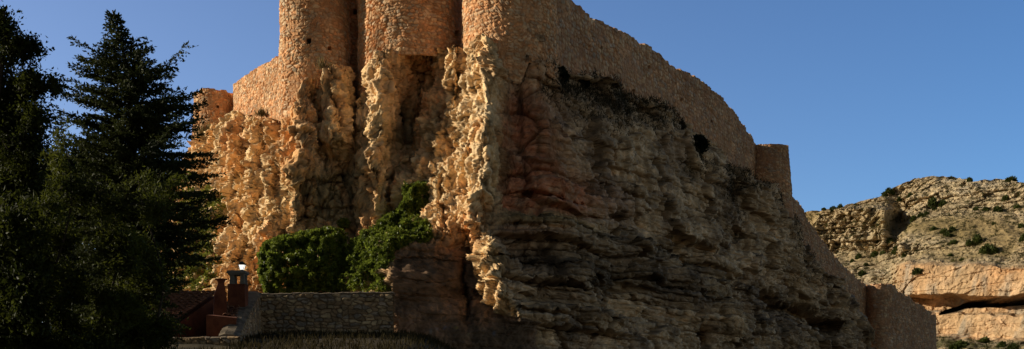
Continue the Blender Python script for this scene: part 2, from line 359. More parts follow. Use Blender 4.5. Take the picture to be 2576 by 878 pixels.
# hand-placed hollows, caves and cracks (survey bearing, elevation, size, depth)
n = np.broadcast_to(np.array([0, -1., 0]), P.shape)
def hollow(u0, v0, ru, rv, dep):
    global P
    P = P + (blob(U_, V_, u0, v0, ru, rv) * dep)[..., None] * np.array([0, 1., 0])
hollow(1030, 320, 26, 70, .8); hollow(1000, 380, 18, 40, .7); hollow(700, 370, 12, 30, 1.0); hollow(1045, 190, 60, 40, .7)
hollow(850, 400, 60, 26, .8); hollow(810, 330, 10, 70, .7); hollow(890, 270, 10, 90, .8)
def line_cut(pts, w, dep, up=1.0):
    """a crack or ledge cut along a polyline"""
    global P
    xs, ys = zip(*pts)
    if xs[-1] - xs[0] > abs(ys[-1] - ys[0]):
        vv = np.interp(U_, xs, ys) + fbm(np.stack([U_ * .05, U_ * 0, U_ * 0 + len(pts)], -1), 3) * 8
        m = sst(U_, xs[0] - 6, xs[0] + 10) * (1 - sst(U_, xs[-1] - 10, xs[-1] + 6)); dd = V_ - vv
        prof = np.where(dd < 0, np.exp(-(dd / (w * .35)) ** 2), np.exp(-(dd / w) ** 2))
    else:
        uu = np.interp(V_, ys, xs) + fbm(np.stack([V_ * .05, V_ * 0, V_ * 0 + len(pts)], -1), 3) * 7
        m = sst(V_, ys[0] - 10, ys[0] + 45) * (1 - sst(V_, ys[-1] - 60, ys[-1] + 12)); prof = np.exp(-((U_ - uu) / w) ** 2)
    P = P + (prof * m * dep)[..., None] * np.array([0, 1., 0])
line_cut([(903,200),(906,330),(896,430)], 7, 1.4)
line_cut([(1166,135),(1160,200),(1150,300),(1162,350)], 4, .9)
line_cut([(648,300),(640,380),(628,470)], 5, .9)
line_cut([(690,350),(700,430),(690,520)], 5, .9)
line_cut([(782,200),(790,300),(775,400)], 5, .8)
line_cut([(990,430),(985,500),(978,560)], 6, 1.2)
line_cut([(1130,430),(1120,520),(1140,600)], 5, .9)
line_cut([(1185,300),(1190,380),(1178,470)], 4, .7)
line_cut([(770,455),(840,462),(900,470)], 4, .35)
line_cut([(760,520),(830,528),(905,532)], 4, .35)
line_cut([(1905,722),(1960,760),(2020,775),(2060,800),(2110,815)], 26, 5.0)
line_cut([(1690,590),(1740,610),(1800,640)], 10, 1.3)
line_cut([(1310,492),(1400,515),(1440,520),(1500,548)], 7, .9)
line_cut([(1262,566),(1310,574),(1390,590)], 6, .3)
line_cut([(1420,630),(1460,622),(1500,640),(1540,668)], 6, .7)
line_cut([(1560,560),(1620,590),(1690,640)], 8, .8)
line_cut([(1240,640),(1330,655),(1420,668)], 4, .4)
line_cut([(1230,700),(1330,708),(1480,738),(1540,760)], 5, .5)
line_cut([(1300,772),(1400,790),(1480,815),(1560,850)], 6, .7)
line_cut([(1500,450),(1560,470),(1640,510)], 7, .8)
line_cut([(1600,700),(1700,735),(1790,760)], 6, .7)
line_cut([(1740,650),(1820,680),(1890,690)], 6, .8)
line_cut([(990,650),(1080,645),(1150,660)], 3, .25)
line_cut([(1000,700),(1090,712),(1150,705)], 3, .2)
line_cut([(1210,640),(1300,652),(1360,668)], 3, .3)
line_cut([(1170,640),(1160,700),(1178,760),(1172,830)], 5, .6)
line_cut([(1345,590),(1338,640),(1342,700)], 3, .3)
line_cut([(1850,430),(1862,520),(1858,600),(1850,660)], 12, 1.4)
line_cut([(1745,800),(1752,850),(1760,900)], 12, 2.0)
line_cut([(2080,800),(2084,850),(2090,900)], 9, 2.0)
line_cut([(1530,300),(1540,400),(1560,470)], 6, .6)
n = normals(P)
n = soft_n(P, 2, 2)
P = P + n * (fbm(P * 5.0 + 2, 4, .65) * (.07 + .08 * left) + fbm(P * np.array([2.2, 2.2, 3.4]) + 40, 3, .6, True) * .04 * (1 - low))[..., None]
# ---- rock colour (albedo)
tan = np.array([.78, .54, .29]); orange = np.array([.68, .35, .15]); cream = np.array([.90, .66, .40]); redb = np.array([.42, .17, .09])
grey = np.array([.39, .27, .17]); beige = np.array([.58, .41, .25]); dkb = np.array([.13, .09, .06]); yel = np.array([.46, .34, .17])
c = np.zeros(P.shape) + tan
b1 = fbm(P * .22 + 3, 4); b2 = fbm(P * .5 + 60, 4); b3 = fbm(P * 1.4 + 8, 4)
c = mix(c, orange, sst(b1 + .2 * b2, .0, .40) * .9); c = mix(c, cream, sst(b2 - .3 * b1, -.05, .35) * .85)
c = mix(c, yel, blob(U_, V_, 830, 480, 110, 75) * .9); c = mix(c, orange, blob(U_, V_, 730, 300, 60, 90) * .6)
c = mix(c, orange, blob(U_, V_, 1040, 200, 80, 90) * .75); c = mix(c, cream, blob(U_, V_, 1200, 300, 60, 200) * .45)
c = mix(c, np.array([.21, .115, .07]), low * .92); c = mix(c, dkb * 1.0, low * sst(b2, -.2, .25) * .8)  # slab's shade partly painted in as a darker rock colour
c = c * (1 - .45 * calm * left)[..., None]  # hollow walls darkened, their shade put into the colour
# right face
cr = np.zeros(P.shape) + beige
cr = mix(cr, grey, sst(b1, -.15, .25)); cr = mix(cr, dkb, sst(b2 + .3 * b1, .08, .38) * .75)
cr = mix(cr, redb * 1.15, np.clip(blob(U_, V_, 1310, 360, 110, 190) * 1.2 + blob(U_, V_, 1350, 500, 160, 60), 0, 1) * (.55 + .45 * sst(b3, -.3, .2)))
cr = mix(cr, yel * 1.05, np.clip(blob(U_, V_ - (U_ - 1225) * .14, 1330, 545, 170, 16), 0, 1) * .9)
cr = mix(cr, beige * 1.3, np.clip(blob(U_, V_, 1440, 350, 45, 70) + blob(U_, V_, 1610, 380, 35, 90) + blob(U_, V_, 1945, 600, 60, 80) + blob(U_, V_, 1720, 500, 60, 60) * .6 + blob(U_, V_, 2050, 700, 30, 60), 0, 1) * .8 * sst(b3, -.35, .1))
cr = mix(cr, dkb * .75, np.clip(blob(U_, V_, 1480, 700, 100, 60) + blob(U_, V_, 1560, 255, 150, 55) * .9 + blob(U_, V_, 1850, 470, 40, 70) + blob(U_, V_, 1430, 790, 120, 40) * .6, 0, 1) * sst(b3, -.4, .25))
bandc = (bc1 - .5) * .55 + (bc2 - .5) * .42
cr = cr * (1 + bandc * bw)[..., None]
strat = fbm(np.stack([P[..., 0] * .05, P[..., 1] * .05, wq[..., 2] * 2.6], -1), 3)
cr = cr * (1 + .4 * strat)[..., None]
streak = fbm(P * np.array([1.3, 1.3, .12]) + 90, 3)
cr = cr * (1 - .35 * sst(streak, .1, .5))[..., None]
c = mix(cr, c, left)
c = c * (1 + .28 * (s1[..., 1:2] - .5) + .24 * (s2[..., 1:2] - .5)) * (1 + .25 * b3)[..., None]
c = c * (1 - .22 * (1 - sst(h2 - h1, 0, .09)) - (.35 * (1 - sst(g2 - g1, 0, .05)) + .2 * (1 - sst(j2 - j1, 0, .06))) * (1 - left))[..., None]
c = mix(c, orange * .8, left * (1 - low) * sst(mr_[..., 3] + b3, .75, 1.1) * .55); c = c * (1 + .35 * (mr_[..., 4:5] - .5) * left[..., None])
c = c * (1 - .6 * ckl * left * (1 - low) - .45 * (1 - sst(f2 - f1, 0, .06)) * left * (1 - low) - .40 * sst(-(colm - .15), 0, .35) * left - .35 * sst(-rgh, 0, .35) * left)[..., None]  # cracks and hollows between ribs darkened, crevice shade painted into the colour
c = c * (1.16 + .10 * left)[..., None]; c = np.clip(c / np.maximum(1, c.max(-1) / .93)[..., None], 0, 1)  # colour lifted, more on the left side, to strengthen its sunlight
# old faded paint marks low on the shaded slab
for (u0, v0, ru, rv, cc) in [(1104,826,7,4,(.35,.4,.5)),(1122,824,9,4,(.2,.3,.5)),(1145,826,6,3,(.5,.42,.1)),(1085,832,3,5,(.4,.42,.42)),(1180,840,3,5,(.4,.35,.2)),(1243,838,4,6,(.15,.22,.35)),(1830,662,22,4,(.6,.6,.6))]:
    c = mix(c, cc, np.clip(blob(U_, V_, u0, v0, ru, rv) * sst(b3 + .3, 0, .3), 0, 1) * .5)
# shelf rows behind the rim: the rock runs back under the masonry
shelf = []
for k, dd in enumerate((7.5, 5.0, 3.0, 1.5, .6)):
    q_ = P[0].copy(); dirv = q_[:, :2] / np.linalg.norm(q_[:, :2], axis=1)[:, None]
    q_[:, :2] += dirv * dd; q_[:, 2] += .10 * dd * (1 - .0 * us) + fbm(np.stack([us * .03, us * 0 + k, us * 0], -1), 2) * .2
    shelf.append(q_)
shelf = np.stack(shelf, 0)
Pf = np.concatenate([shelf, P], 0); Cf = np.concatenate([np.repeat(c[:1] * .6, 5, 0), c], 0)
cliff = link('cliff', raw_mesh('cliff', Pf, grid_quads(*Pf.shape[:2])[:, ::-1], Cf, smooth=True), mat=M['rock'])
tag(cliff, 'towering orange and grey rock cliff under the ruined castle', kind='structure')
Pn = normals(P)
def cliff_at(u, v):
    u = np.atleast_1d(np.asarray(u, float)); v = np.atleast_1d(np.asarray(v, float)); tp_ = topf(u)
    tt = np.clip((v - tp_) / (1075 - tp_), 0, 1) ** (1 / .96); i = np.clip((tt * (nr - 1)).round().astype(int), 0, nr - 1); j = np.zeros(len(u), int)
    for k in np.unique(i): m = i == k; j[m] = np.clip(np.searchsorted(U_[k], u[m]), 0, NC - 1)
    return P[i, j], Pn[i, j]

# ================================================================== MASONRY
def masonry_sheet(name, XY, zt, zb, normal2, dz, parent=None, batter=.0, closed=False, seed=1, thick=1.0, palette='red', holes=(), ero=1.0, sw=.27, shh=.175, mat=None, amp_=1.0):
    """XY: plan points at even spacing (outer face), zt/zb: top and bottom per column; stones are modelled in the surface"""
    XY = np.asarray(XY, float); nC = len(XY); zt = np.broadcast_to(zt, nC).astype(float); zb = np.broadcast_to(zb, nC).astype(float)
    sl_ = np.concatenate([[0], np.cumsum(np.linalg.norm(np.diff(XY, axis=0), axis=1))])
    nR = max(8, int((zt - zb).max() / dz))
    tt = np.linspace(0, 1, nR)[:, None]
    Z = zt[None] + (zb - zt)[None] * tt
    S = np.broadcast_to(sl_[None], Z.shape)
    N2 = np.asarray(normal2, float)
    Pw = np.zeros(Z.shape + (3,)); Pw[..., :2] = XY[None] + N2[None] * ((zt.max() - Z) * batter)[..., None]; Pw[..., 2] = Z
    wv = np.stack([S, Z, S * 0 + seed * 13.7], -1)
    if closed:      # keep the pattern continuous round a tower
        wv = Pw * 1.0 + seed * 3.1
    wa = fbm(wv * 1.1, 4) * .34; wb = fbm(wv * 1.3 + 50, 4) * .19; big = fbm(wv * .28 + 9, 4); med = fbm(wv * .9 + 33, 4); fn = fbm(wv * 5 + 7, 3)
    f1, f2, r, vx, vy = worley2((S + wa) / sw, (Z + wb) / shh, seed)
    e = sst(f2 - f1, .04, .30)
    vis = sst(med + big * .5, -.55 * ero - .15, .05 * ero) if ero > 0 else np.ones(S.shape)   # where the mortar has worn back
    rough = .55 + .45 * vis
    ft = 1 - sst(Z - zb[None], .2, 2.6) * (1 - .0) if ero > 0 else np.zeros(Z.shape)      # footing crumbles into the rock
    vis = vis * (1 - .8 * ft * sst(med, -.4, .3))
    H = (e * (.03 + .045 * r[..., 2]) * rough + (vx * (r[..., 3] - .5) + vy * (r[..., 4] - .5)) * .05 * e) * amp_ * (1 - .4 * ft) + fn * (.02 + .03 * ft) + med * (.05 + .12 * ft) + big * (.08 + .1 * ft)
    H += (r[..., 5] > .93) * -.09 * e
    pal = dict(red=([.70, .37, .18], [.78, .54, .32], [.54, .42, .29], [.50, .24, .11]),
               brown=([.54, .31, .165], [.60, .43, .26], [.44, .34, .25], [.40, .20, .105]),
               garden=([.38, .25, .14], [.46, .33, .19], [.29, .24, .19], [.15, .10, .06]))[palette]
    A, B_, C_, Mo = [np.array(x) for x in pal]
    cc = np.zeros(Z.shape + (3,)) + A
    cc = mix(cc, B_, sst(r[..., 3], .35, .8)); cc = mix(cc, C_, sst(r[..., 4], .62, .8) * .85)
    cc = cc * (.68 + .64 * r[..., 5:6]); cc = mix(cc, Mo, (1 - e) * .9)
    cc = mix(cc, Mo * 1.25, (1 - vis) * .55); cc = mix(cc, A * .8, sst(big, .05, .5) * .45)
    cc = cc * (1.08 + .4 * med)[..., None] * (1 + .3 * big)[..., None]; cc = cc / np.maximum(1, cc.max(-1) / .93)[..., None]
    cc = cc * (1 - .16 * np.exp(-((((Z + med * .25) % 1.15) - .5) / .05) ** 2) * (ero > 0))[..., None]      # building lifts
    patch = sst(fbm(wv * .55 + 91, 4), .22, .30) * (ero > 0)
    cc = mix(cc, Mo * 1.25, patch * .4); H = H * (1 - .55 * patch)
    N3 = np.zeros(Pw.shape); N3[..., :2] = N2[None]
    Uv = Pw[..., 0] / Pw[..., 1] * F + CX; Vv = HZ - Pw[..., 2] / Pw[..., 1] * F
    for (hu, hv, hw, hh) in holes:
        m = (np.abs(Uv - hu) < hw) & (np.abs(Vv - hv) < hh) & ((N2[None] * XY[None]).sum(-1) < 0)
        H = np.where(m, -.75, H); cc = np.where(m[..., None], cc * .3, cc)
    H[-1] -= .05
    Pw = Pw + N3 * H[..., None]
    # top, thickness and back
    rows = [Pw]; cols = [cc]
    inner = Pw[0].copy(); inner[:, :2] -= N2 * thick; inner[:, 2] += fbm(np.stack([sl_ * 1.5, sl_ * 0, sl_ * 0], -1), 2) * .06
    mid = (Pw[0] + inner) / 2; mid[:, 2] += .05
    deep = inner.copy(); deep[:, 2] = zb
    ic = cc[0] * .8
    P2 = np.concatenate([deep[None], inner[None], mid[None], Pw], 0); C2 = np.concatenate([ic[None], ic[None], ic[None], cc], 0)
    Q = grid_quads(P2.shape[0], nC, closed)
    off = np.array(parent.location) if parent is not None else np.zeros(3)
    return link(name, raw_mesh(name, P2 - off, Q, C2, smooth=False), parent, mat or M['stone'])
def along(ptsUY, ds):
    """plan polyline through (bearing, distance) pairs -> evenly spaced xy, outward normals, and bearing per point"""
    p = np.array([(wx(u, y), y) for u, y in ptsUY]); u = np.array([a for a, _ in ptsUY], float)
    s = np.concatenate([[0], np.cumsum(np.linalg.norm(np.diff(p, axis=0), axis=1))])
    # smooth with a few Chaikin cuts
    for _ in range(3):
        q = [p[0]]; w = [u[0]]
        for k in range(len(p) - 1):
            q += [p[k] * .75 + p[k + 1] * .25, p[k] * .25 + p[k + 1] * .75]; w += [u[k] * .75 + u[k + 1] * .25, u[k] * .25 + u[k + 1] * .75]
        q.append(p[-1]); w.append(u[-1]); p = np.array(q); u = np.array(w)
    s = np.concatenate([[0], np.cumsum(np.linalg.norm(np.diff(p, axis=0), axis=1))])
    ss = np.arange(0, s[-1], ds); x = np.interp(ss, s, p[:, 0]); y = np.interp(ss, s, p[:, 1]); uu = x / y * F + CX
    tx, ty = np.gradient(x), np.gradient(y); L_ = np.hypot(tx, ty)
    return np.stack([x, y], 1), np.stack([ty / L_, -tx / L_], 1), uu
def ztop_from(uu, XY, prof, jag=.12, stepw=.9, seed=0):
    v = np.interp(uu, *zip(*prof)); z = (HZ - v) / F * XY[:, 1]
    s = np.arange(len(uu)) * np.linalg.norm(XY[1] - XY[0])
    st = _R[(np.floor(s / stepw + fbm(np.stack([s * .6, s * 0, s * 0 + seed], -1), 2)).astype(int) * 97 + seed) % 4096, 1]
    st2 = _R[(np.floor(s / .38).astype(int) * 57 + seed) % 4096, 2]
    return z + (st - .5) * jag * 2 + (st2 - .5) * jag * .7
def tower_sheet(name, u0, Y0_, R, ztop, zbf, batter, seed, holes=(), label=None, group=None, palette='red', dz=.055, jag=0, thick=.8, ero=1.0):
    cx, cy = float(wx(u0, Y0_)), Y0_
    nC = int(2 * math.pi * R / dz); a = np.linspace(0, 2 * np.pi, nC, endpoint=False) - math.pi / 2 + math.pi   # seam at the back
    N2 = np.stack([np.cos(a), np.sin(a)], 1); XY = np.array([cx, cy]) + N2 * R
    uu = XY[:, 0] / XY[:, 1] * F + CX
    zb = zbf(uu, N2) if callable(zbf) else zbf
    zt = ztop + (_R[(np.arange(nC) // 7 * 31 + seed) % 4096, 0] - .5) * jag
    e = empty(name, (cx, cy, float(np.min(zb))), label, 'tower', group)
    masonry_sheet('masonry', XY, zt, zb, N2, dz, e, batter, True, seed, thick, palette, holes, ero)
    fl = MB(); k = 40; R2 = R - thick * .9
    fl.add([(cx + R2 * math.cos(2 * math.pi * i / k), cy + R2 * math.sin(2 * math.pi * i / k), float(np.min(zt)) - .9) for i in range(k)], [tuple(range(k))])
    fl.build('tower_floor', M['coping'], e)
    return e
def zb_from(prof, Y):
    return lambda uu, N2: (HZ - np.interp(uu, *zip(*prof))) / F * Y
tower_sheet('round_tower', 541, 80.5, 1.36, 20.45, 15.5, .045, 11, holes=[(548, 268, 2.5, 3)], label='small round stone tower at the far left end of the castle, half lit', jag=.2, thick=.4)
tower_sheet('round_tower', 792, 67.4, 1.88, 25.6, zb_from([(700, 375), (760, 375), (790, 300), (870, 300)], 65.6), .008, 12, holes=[(776, 103, 5.5, 5.5), (893, 20, 4, 8), (829, 122, 3, 4)], label='tall slim round tower with a small square hole, left of the broad bastion')
tower_sheet('round_tower', 1036, 67.0, 2.92, 25.6, zb_from([(900, 330), (925, 300), (955, 170), (970, 140), (1160, 140), (1180, 150)], 64.2), .006, 13, holes=[(1148, 84, 6, 7)], label='broad round bastion in the middle of the castle, above the hollowed rock', ero=1.3)
tower_sheet('round_tower', 1281, 64.3, 2.50, 25.6, zb_from([(1150, 150), (1200, 150), (1255, 180), (1275, 225), (1310, 225), (1330, 170), (1400, 200), (1500, 220)], 63.0), .006, 14, holes=[], label='large round corner tower above the prow of the cliff, half in shade', ero=1.6)
# recessed wall between the two left towers
XY, N2, uu = along([(835, 68.6), (920, 68.9)], .055)
e = empty('curtain_wall', (float(XY[:, 0].mean()), float(XY[:, 1].mean()), 14.5), 'narrow shaded curtain wall recessed between the slim tower and the bastion', 'castle wall')
masonry_sheet('masonry', XY, 25.3, 14.6, N2, .055, e, 0, False, 21, 1.0, 'red', holes=[(893, 30, 4, 6)])
# left curtain wall
XY, N2, uu = along([(618, 84), (588, 79.5), (596, 76.0), (640, 72.0), (712, 67.3), (735, 66.8)], .055)
zt = ztop_from(uu, XY, [(560, 214), (590, 214), (600, 206), (622, 189), (650, 171), (700, 143), (712, 138), (760, 120)], .04, seed=5)
zb = (HZ - np.interp(uu, [580, 600, 650, 700, 740], [345, 335, 335, 345, 365])) / F * XY[:, 1]
e = empty('curtain_wall', (float(XY[:, 0].mean()), float(XY[:, 1].mean()), float(zb.min())), 'sunlit reddish curtain wall between the far left tower and the tall slim tower', 'castle wall')
masonry_sheet('masonry', XY, zt, zb, N2, .055, e, .02, False, 22, 1.0, 'red', ero=1.2)
# long right curtain wall
XY, N2, uu = along([(1310, 64.4), (1350, 64.3), (1376, 64.9), (1405, 66.0), (1450, 68.2), (1560, 74), (1700, 82.5), (1800, 89.5), (1880, 97), (1910, 101.5)], .07)
zt = ztop_from(uu, XY, [(1300, -90), (1350, -60), (1400, -40), (1440, -2), (1462, 24), (1475, 38), (1530, 62), (1600, 102), (1672, 145), (1690, 165), (1760, 202), (1805, 235), (1835, 270), (1862, 306), (1888, 345), (1900, 362), (1930, 400)], .13, seed=6)
base = [(1300, 120), (1350, 130), (1390, 175), (1440, 205), (1500, 225), (1600, 268), (1700, 305), (1790, 368), (1830, 430), (1900, 475), (1960, 500)]
zb = (HZ - np.interp(uu, *zip(*base))) / F * XY[:, 1] - .3
e = empty('curtain_wall', (float(XY[:, 0].mean()), float(XY[:, 1].mean()), float(zb.min())), 'long shaded rubble curtain wall curving away along the right side of the rock', 'castle wall')
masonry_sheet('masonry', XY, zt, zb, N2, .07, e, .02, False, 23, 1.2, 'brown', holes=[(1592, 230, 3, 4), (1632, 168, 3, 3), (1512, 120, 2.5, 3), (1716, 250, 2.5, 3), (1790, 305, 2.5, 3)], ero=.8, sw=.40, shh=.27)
tower_sheet('round_tower', 1938, 100.5, 1.45, 21.05, 15.0, .075, 15, label='round shaded tower halfway down the right curtain wall', palette='brown', jag=.25, thick=.4, ero=.8, dz=.07)
XY, N2, uu = along([(1975, 103), (2000, 106), (2040, 111), (2100, 119), (2165, 128.5), (2185, 132)], .085)
zt = ztop_from(uu, XY, [(1970, 440), (1992, 490), (2012, 515), (2035, 560), (2070, 612), (2100, 650), (2140, 690), (2165, 712), (2190, 725)], .14, seed=7)
zb = (HZ - np.interp(uu, [1970, 2000, 2045, 2100, 2168, 2200], [540, 600, 680, 740, 900, 980])) / F * XY[:, 1]
e = empty('curtain_wall', (float(XY[:, 0].mean()), float(XY[:, 1].mean()), float(zb.min())), 'shaded curtain wall dropping steeply downhill below the right round tower', 'castle wall')
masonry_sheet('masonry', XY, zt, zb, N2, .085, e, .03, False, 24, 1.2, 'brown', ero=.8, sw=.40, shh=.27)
XY, N2, uu = along([(2172, 131), (2192, 128.2), (2225, 127.6), (2252, 129), (2300, 134), (2350, 140), (2352, 147)], .085)
zt = ztop_from(uu, XY, [(2160, 722), (2180, 716), (2205, 713), (2250, 714), (2256, 728), (2285, 748), (2310, 765), (2345, 789), (2360, 795)], .17, seed=9)
e = empty('curtain_wall', (float(XY[:, 0].mean()), float(XY[:, 1].mean()), 1.5), 'dark stepped end wall at the lowest right corner of the castle', 'castle wall')
masonry_sheet('masonry', XY, zt, 1.5, N2, .085, e, .02, False, 25, 1.3, 'brown', ero=.7, sw=.40, shh=.25)

# ================================================================== FAR HILLSIDE
hu = np.arange(1700, 3000, 2.0)
sky_ = [(1700, 620), (1900, 560), (2030, 530), (2085, 527), (2130, 516), (2200, 501), (2238, 488), (2262, 468), (2300, 451), (2345, 443), (2400, 447), (2440, 456), (2500, 455), (2540, 452), (2576, 464), (2700, 470), (3000, 520)]
htop = np.interp(hu, *zip(*sky_)) + fbm(np.stack([hu * .03, hu * 0, hu * 0], -1), 4) * 7
nh = 420
tv = np.linspace(0, 1, nh)[:, None]
HV = htop[None] + (1010 - htop[None]) * tv; HU = np.broadcast_to(hu[None], HV.shape).copy()
hb = np.interp(hu, [1700, 2030, 2576, 3000], [560, 500, 412, 370])
pwp = np.stack([HU * .012, HV * .012, HU * 0], -1)
w1 = fbm(pwp, 4) * 16; w2 = fbm(pwp + 20, 4) * 26
VV = HV + w1 + (HU - 2400) * -.03
prof_r = [(430, 95), (455, 78), (500, 66), (530, 58), (545, 46), (600, 14), (640, 4), (655, -6), (668, -20), (742, -24), (752, -10), (782, -11), (788, -27), (845, -30), (860, -50), (1010, -130)]
prof_l = [(430, 90), (500, 74), (528, 58), (536, 44), (560, 41), (600, 37), (640, 33), (660, 22), (700, -2), (760, -22), (850, -40), (1010, -130)]
tl = sst(HU + w2, 2235, 2290)
off = np.interp(VV, *zip(*prof_l)) * (1 - tl) + np.interp(VV, *zip(*prof_r)) * tl
off += blob(HU, HV, 2262, 560, 26, 42) * 26          # gully behind the promontory
off -= blob(HU, HV, 2228, 560, 20, 60) * 9
HY = hb[None] + off
HP = W(HU, HV, HY)
rocky = np.clip(1 - blob(HU, VV, 2420, 572, 190, 26) * 1.25 - blob(HU, HV, 2180, 650, 60, 20) * .6, 0, 1)
rocky = np.clip(rocky - sst(fbm(HP * .03 + 4, 4), .05, .35) * .75 * (1 - sst(VV, 655, 668)), .12, 1)
smooth_c = sst(VV, 655, 670) * tl * (1 - sst(VV, 848, 856))
nn = normals(HP)
wp2 = HP + np.stack([fbm(HP * .05 + 5, 3), fbm(HP * .05 + 25, 3), fbm(HP * .05 + 45, 3)], -1) * 8
a1, a2, ar, apl = worley(wp2 * np.array([.055, .055, .11])); c1_, c2_, cr_, cpl = worley(wp2 * np.array([.16, .16, .32])); e1_, e2_, er_, epl = worley(wp2 * np.array([.42, .42, .8]))
bedz = HP[..., 2] * .42 + fbm(HP * .02, 2); bl = _R[(np.floor(bedz).astype(int) * 71) % 4096, 2]
gap = np.exp(-((bedz - np.round(bedz)) / .09) ** 2) * sst(fbm(HP * .05 + 31, 3), -.3, .2) * rocky * (1 - smooth_c)
gul = fbm(HP * np.array([.07, .07, .02]) + 71, 4, .55, True)
hd = -gap * 1.6 + (gul - .2) * 6.5 * rocky * (1 - .75 * smooth_c) + fbm(HP * .02, 4) * 7 * (1 - .5 * smooth_c) + rocky * (1 - .85 * smooth_c) * ((ar[..., 0] - .5) * 3.5 + apl * 3 + (cr_[..., 0] - .5) * 2.6 + cpl * 2.0 + (er_[..., 0] - .5) * 1.3 + epl * 1.0 + (bl - .5) * 3.6) + fbm(HP * .25, 4, .6) * .7 - rocky * (1 - sst(a2 - a1, 0, .1)) * .8 * (1 - smooth_c)
steep = np.clip(1.7 - np.abs(nn[..., 2]) * 1.6, .45, 1.5)
HP = HP + np.array([-.45, -.9, 0]) * (hd * steep)[..., None] + np.array([0, 0, 1.]) * (fbm(HP * .12, 4) * 1.2 * (1 - steep))[..., None]
HP += ((1 - sst(np.abs(HV - np.interp(HU, [2365, 2440, 2576, 3000], [790, 768, 752, 720])), 4, np.interp(HU, [2360, 2440, 2576], [4, 9, 15])[...])) * sst(HU, 2360, 2400) * 24)[..., None] * np.array([.1, 1, 0])
lime = np.array([.58, .45, .28]); lo = np.array([.62, .36, .18]); hg = np.array([.30, .215, .085]); gr = np.array([.40, .34, .26]); hs = np.array([.42, .29, .15])
hc = np.zeros(HP.shape) + lime
m1 = fbm(HP * .03 + 2, 4); m2 = fbm(HP * .12 + 9, 4)
hc = mix(hc, gr, sst(m2, .0, .4) * .6); hc = mix(hc, lo, smooth_c * (.55 + .45 * sst(m1, -.3, .3)))
hc = mix(hc, gr * 1.05, smooth_c * sst(fbm(HP * np.array([.12, .12, .015]) + 3, 3), .05, .4) * .75)
hc = mix(hc, hg, (1 - rocky) * .95); hc = mix(hc, hs, (1 - smooth_c) * sst(m1, -.1, .3) * .4)
hc = mix(hc, np.array([.06, .06, .022]), sst(VV, 850, 862) * .85 * sst(m2, -.35, .0))
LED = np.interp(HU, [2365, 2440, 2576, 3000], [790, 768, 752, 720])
hc = hc * (1 - .8 * (1 - sst(np.abs(HV - LED), 6, np.interp(HU, [2360, 2440, 2576], [6, 12, 19]))) * sst(HU, 2360, 2400))[..., None]  # shade under the overhang painted into the rock colour
hc = hc * (1 - .5 * gap - .35 * sst(-(gul - .1), 0, .4) * rocky * (1 - smooth_c))[..., None]  # bedding gaps and gullies painted darker to stand in for weak shading
hc = hc * (1 + .3 * (cr_[..., 1:2] - .5) * rocky[..., None]) * (1 + .3 * m2)[..., None]
hc = hc * (1 - .35 * (1 - sst(c2_ - c1_, 0, .08)) * rocky * (1 - smooth_c))[..., None]
back = []
for k, dd in enumerate((400, 120, 40, 12)):
    q_ = HP[0].copy(); q_[:, 1] += dd; q_[:, 2] -= dd * .15 - 1.0; back.append(q_)
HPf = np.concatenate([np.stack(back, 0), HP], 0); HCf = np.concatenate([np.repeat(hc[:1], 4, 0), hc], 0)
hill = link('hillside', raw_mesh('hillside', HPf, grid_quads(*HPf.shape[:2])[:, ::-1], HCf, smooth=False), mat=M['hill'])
tag(hill, 'sunlit limestone hillside with cliff bands and scattered shrubs', kind='structure')
def hill_at(u, v):
    j = np.clip(((np.asarray(u) - 1700) / 2).round().astype(int), 0, len(hu) - 1)
    i = np.clip(((np.asarray(v) - htop[j]) / (1010 - htop[j]) * (nh - 1)).round().astype(int), 0, nh - 1)
    return HP[i, j]

# ================================================================== GROUND
gx = np.concatenate([np.linspace(-3000, -60, 30), np.linspace(-50, 50, 160), np.linspace(60, 3000, 30)])
gy = np.concatenate([np.linspace(-200, 0, 12), np.linspace(2, 62, 110), np.linspace(66, 160, 20), np.linspace(200, 4000, 30)])
GX, GY = np.meshgrid(gx, gy)
def ground_h(x, y):
    near = sst(y, 20, 52) * (1 - sst(y, 70, 160)); h = -1.7 + near * 4.35 * (1 - sst(np.abs(x), 25, 60)) * (1 - .8 * sst(x, -4.5, 2.5))
    # the lane side left of the garden wall lies lower
    return h
gz = ground_h(GX, GY) + fbm(np.stack([GX * .3, GY * .3, GX * 0], -1), 4) * .22 * (np.abs(GX) < 60) - 0.0
GP = np.stack([GX, GY, gz], -1)
ground = link('ground', raw_mesh('ground', GP, grid_quads(*GP.shape[:2])), mat=M['soil'])
tag(ground, 'dry dark earth at the foot of the wall and cliff', kind='structure')

# ================================================================== LEAF MESHES
def frames(d, up):
    d = d / (np.linalg.norm(d, axis=1)[:, None] + 1e-9); s = np.cross(d, up); s /= np.linalg.norm(s, axis=1)[:, None] + 1e-9
    return d, s
def leaf_mesh(name, Cn, D, L_, Wd, rs=None, fold=.0):
    """rhombic leaves: base Cn, direction D, length, width"""
    rs = rs or rng
    up = rs.normal(size=D.shape); D, S = frames(D, up); L_ = np.broadcast_to(L_, len(D))[:, None]; Wd = np.broadcast_to(Wd, len(D))[:, None]
    nrm = np.cross(D, S)
    a = Cn; b = Cn + D * L_ * .45 + S * Wd * .5 + nrm * Wd * fold; c_ = Cn + D * L_; d_ = Cn + D * L_ * .45 - S * Wd * .5 + nrm * Wd * fold
    Vt = np.stack([a, b, c_, d_], 1).reshape(-1, 3); Q = np.arange(len(Vt)).reshape(-1, 4)
    return raw_mesh(name, Vt, Q, smooth=False)
def rnd_unit(n_, rs=None):
    v = (rs or rng).normal(size=(n_, 3)); return v / np.linalg.norm(v, axis=1)[:, None]

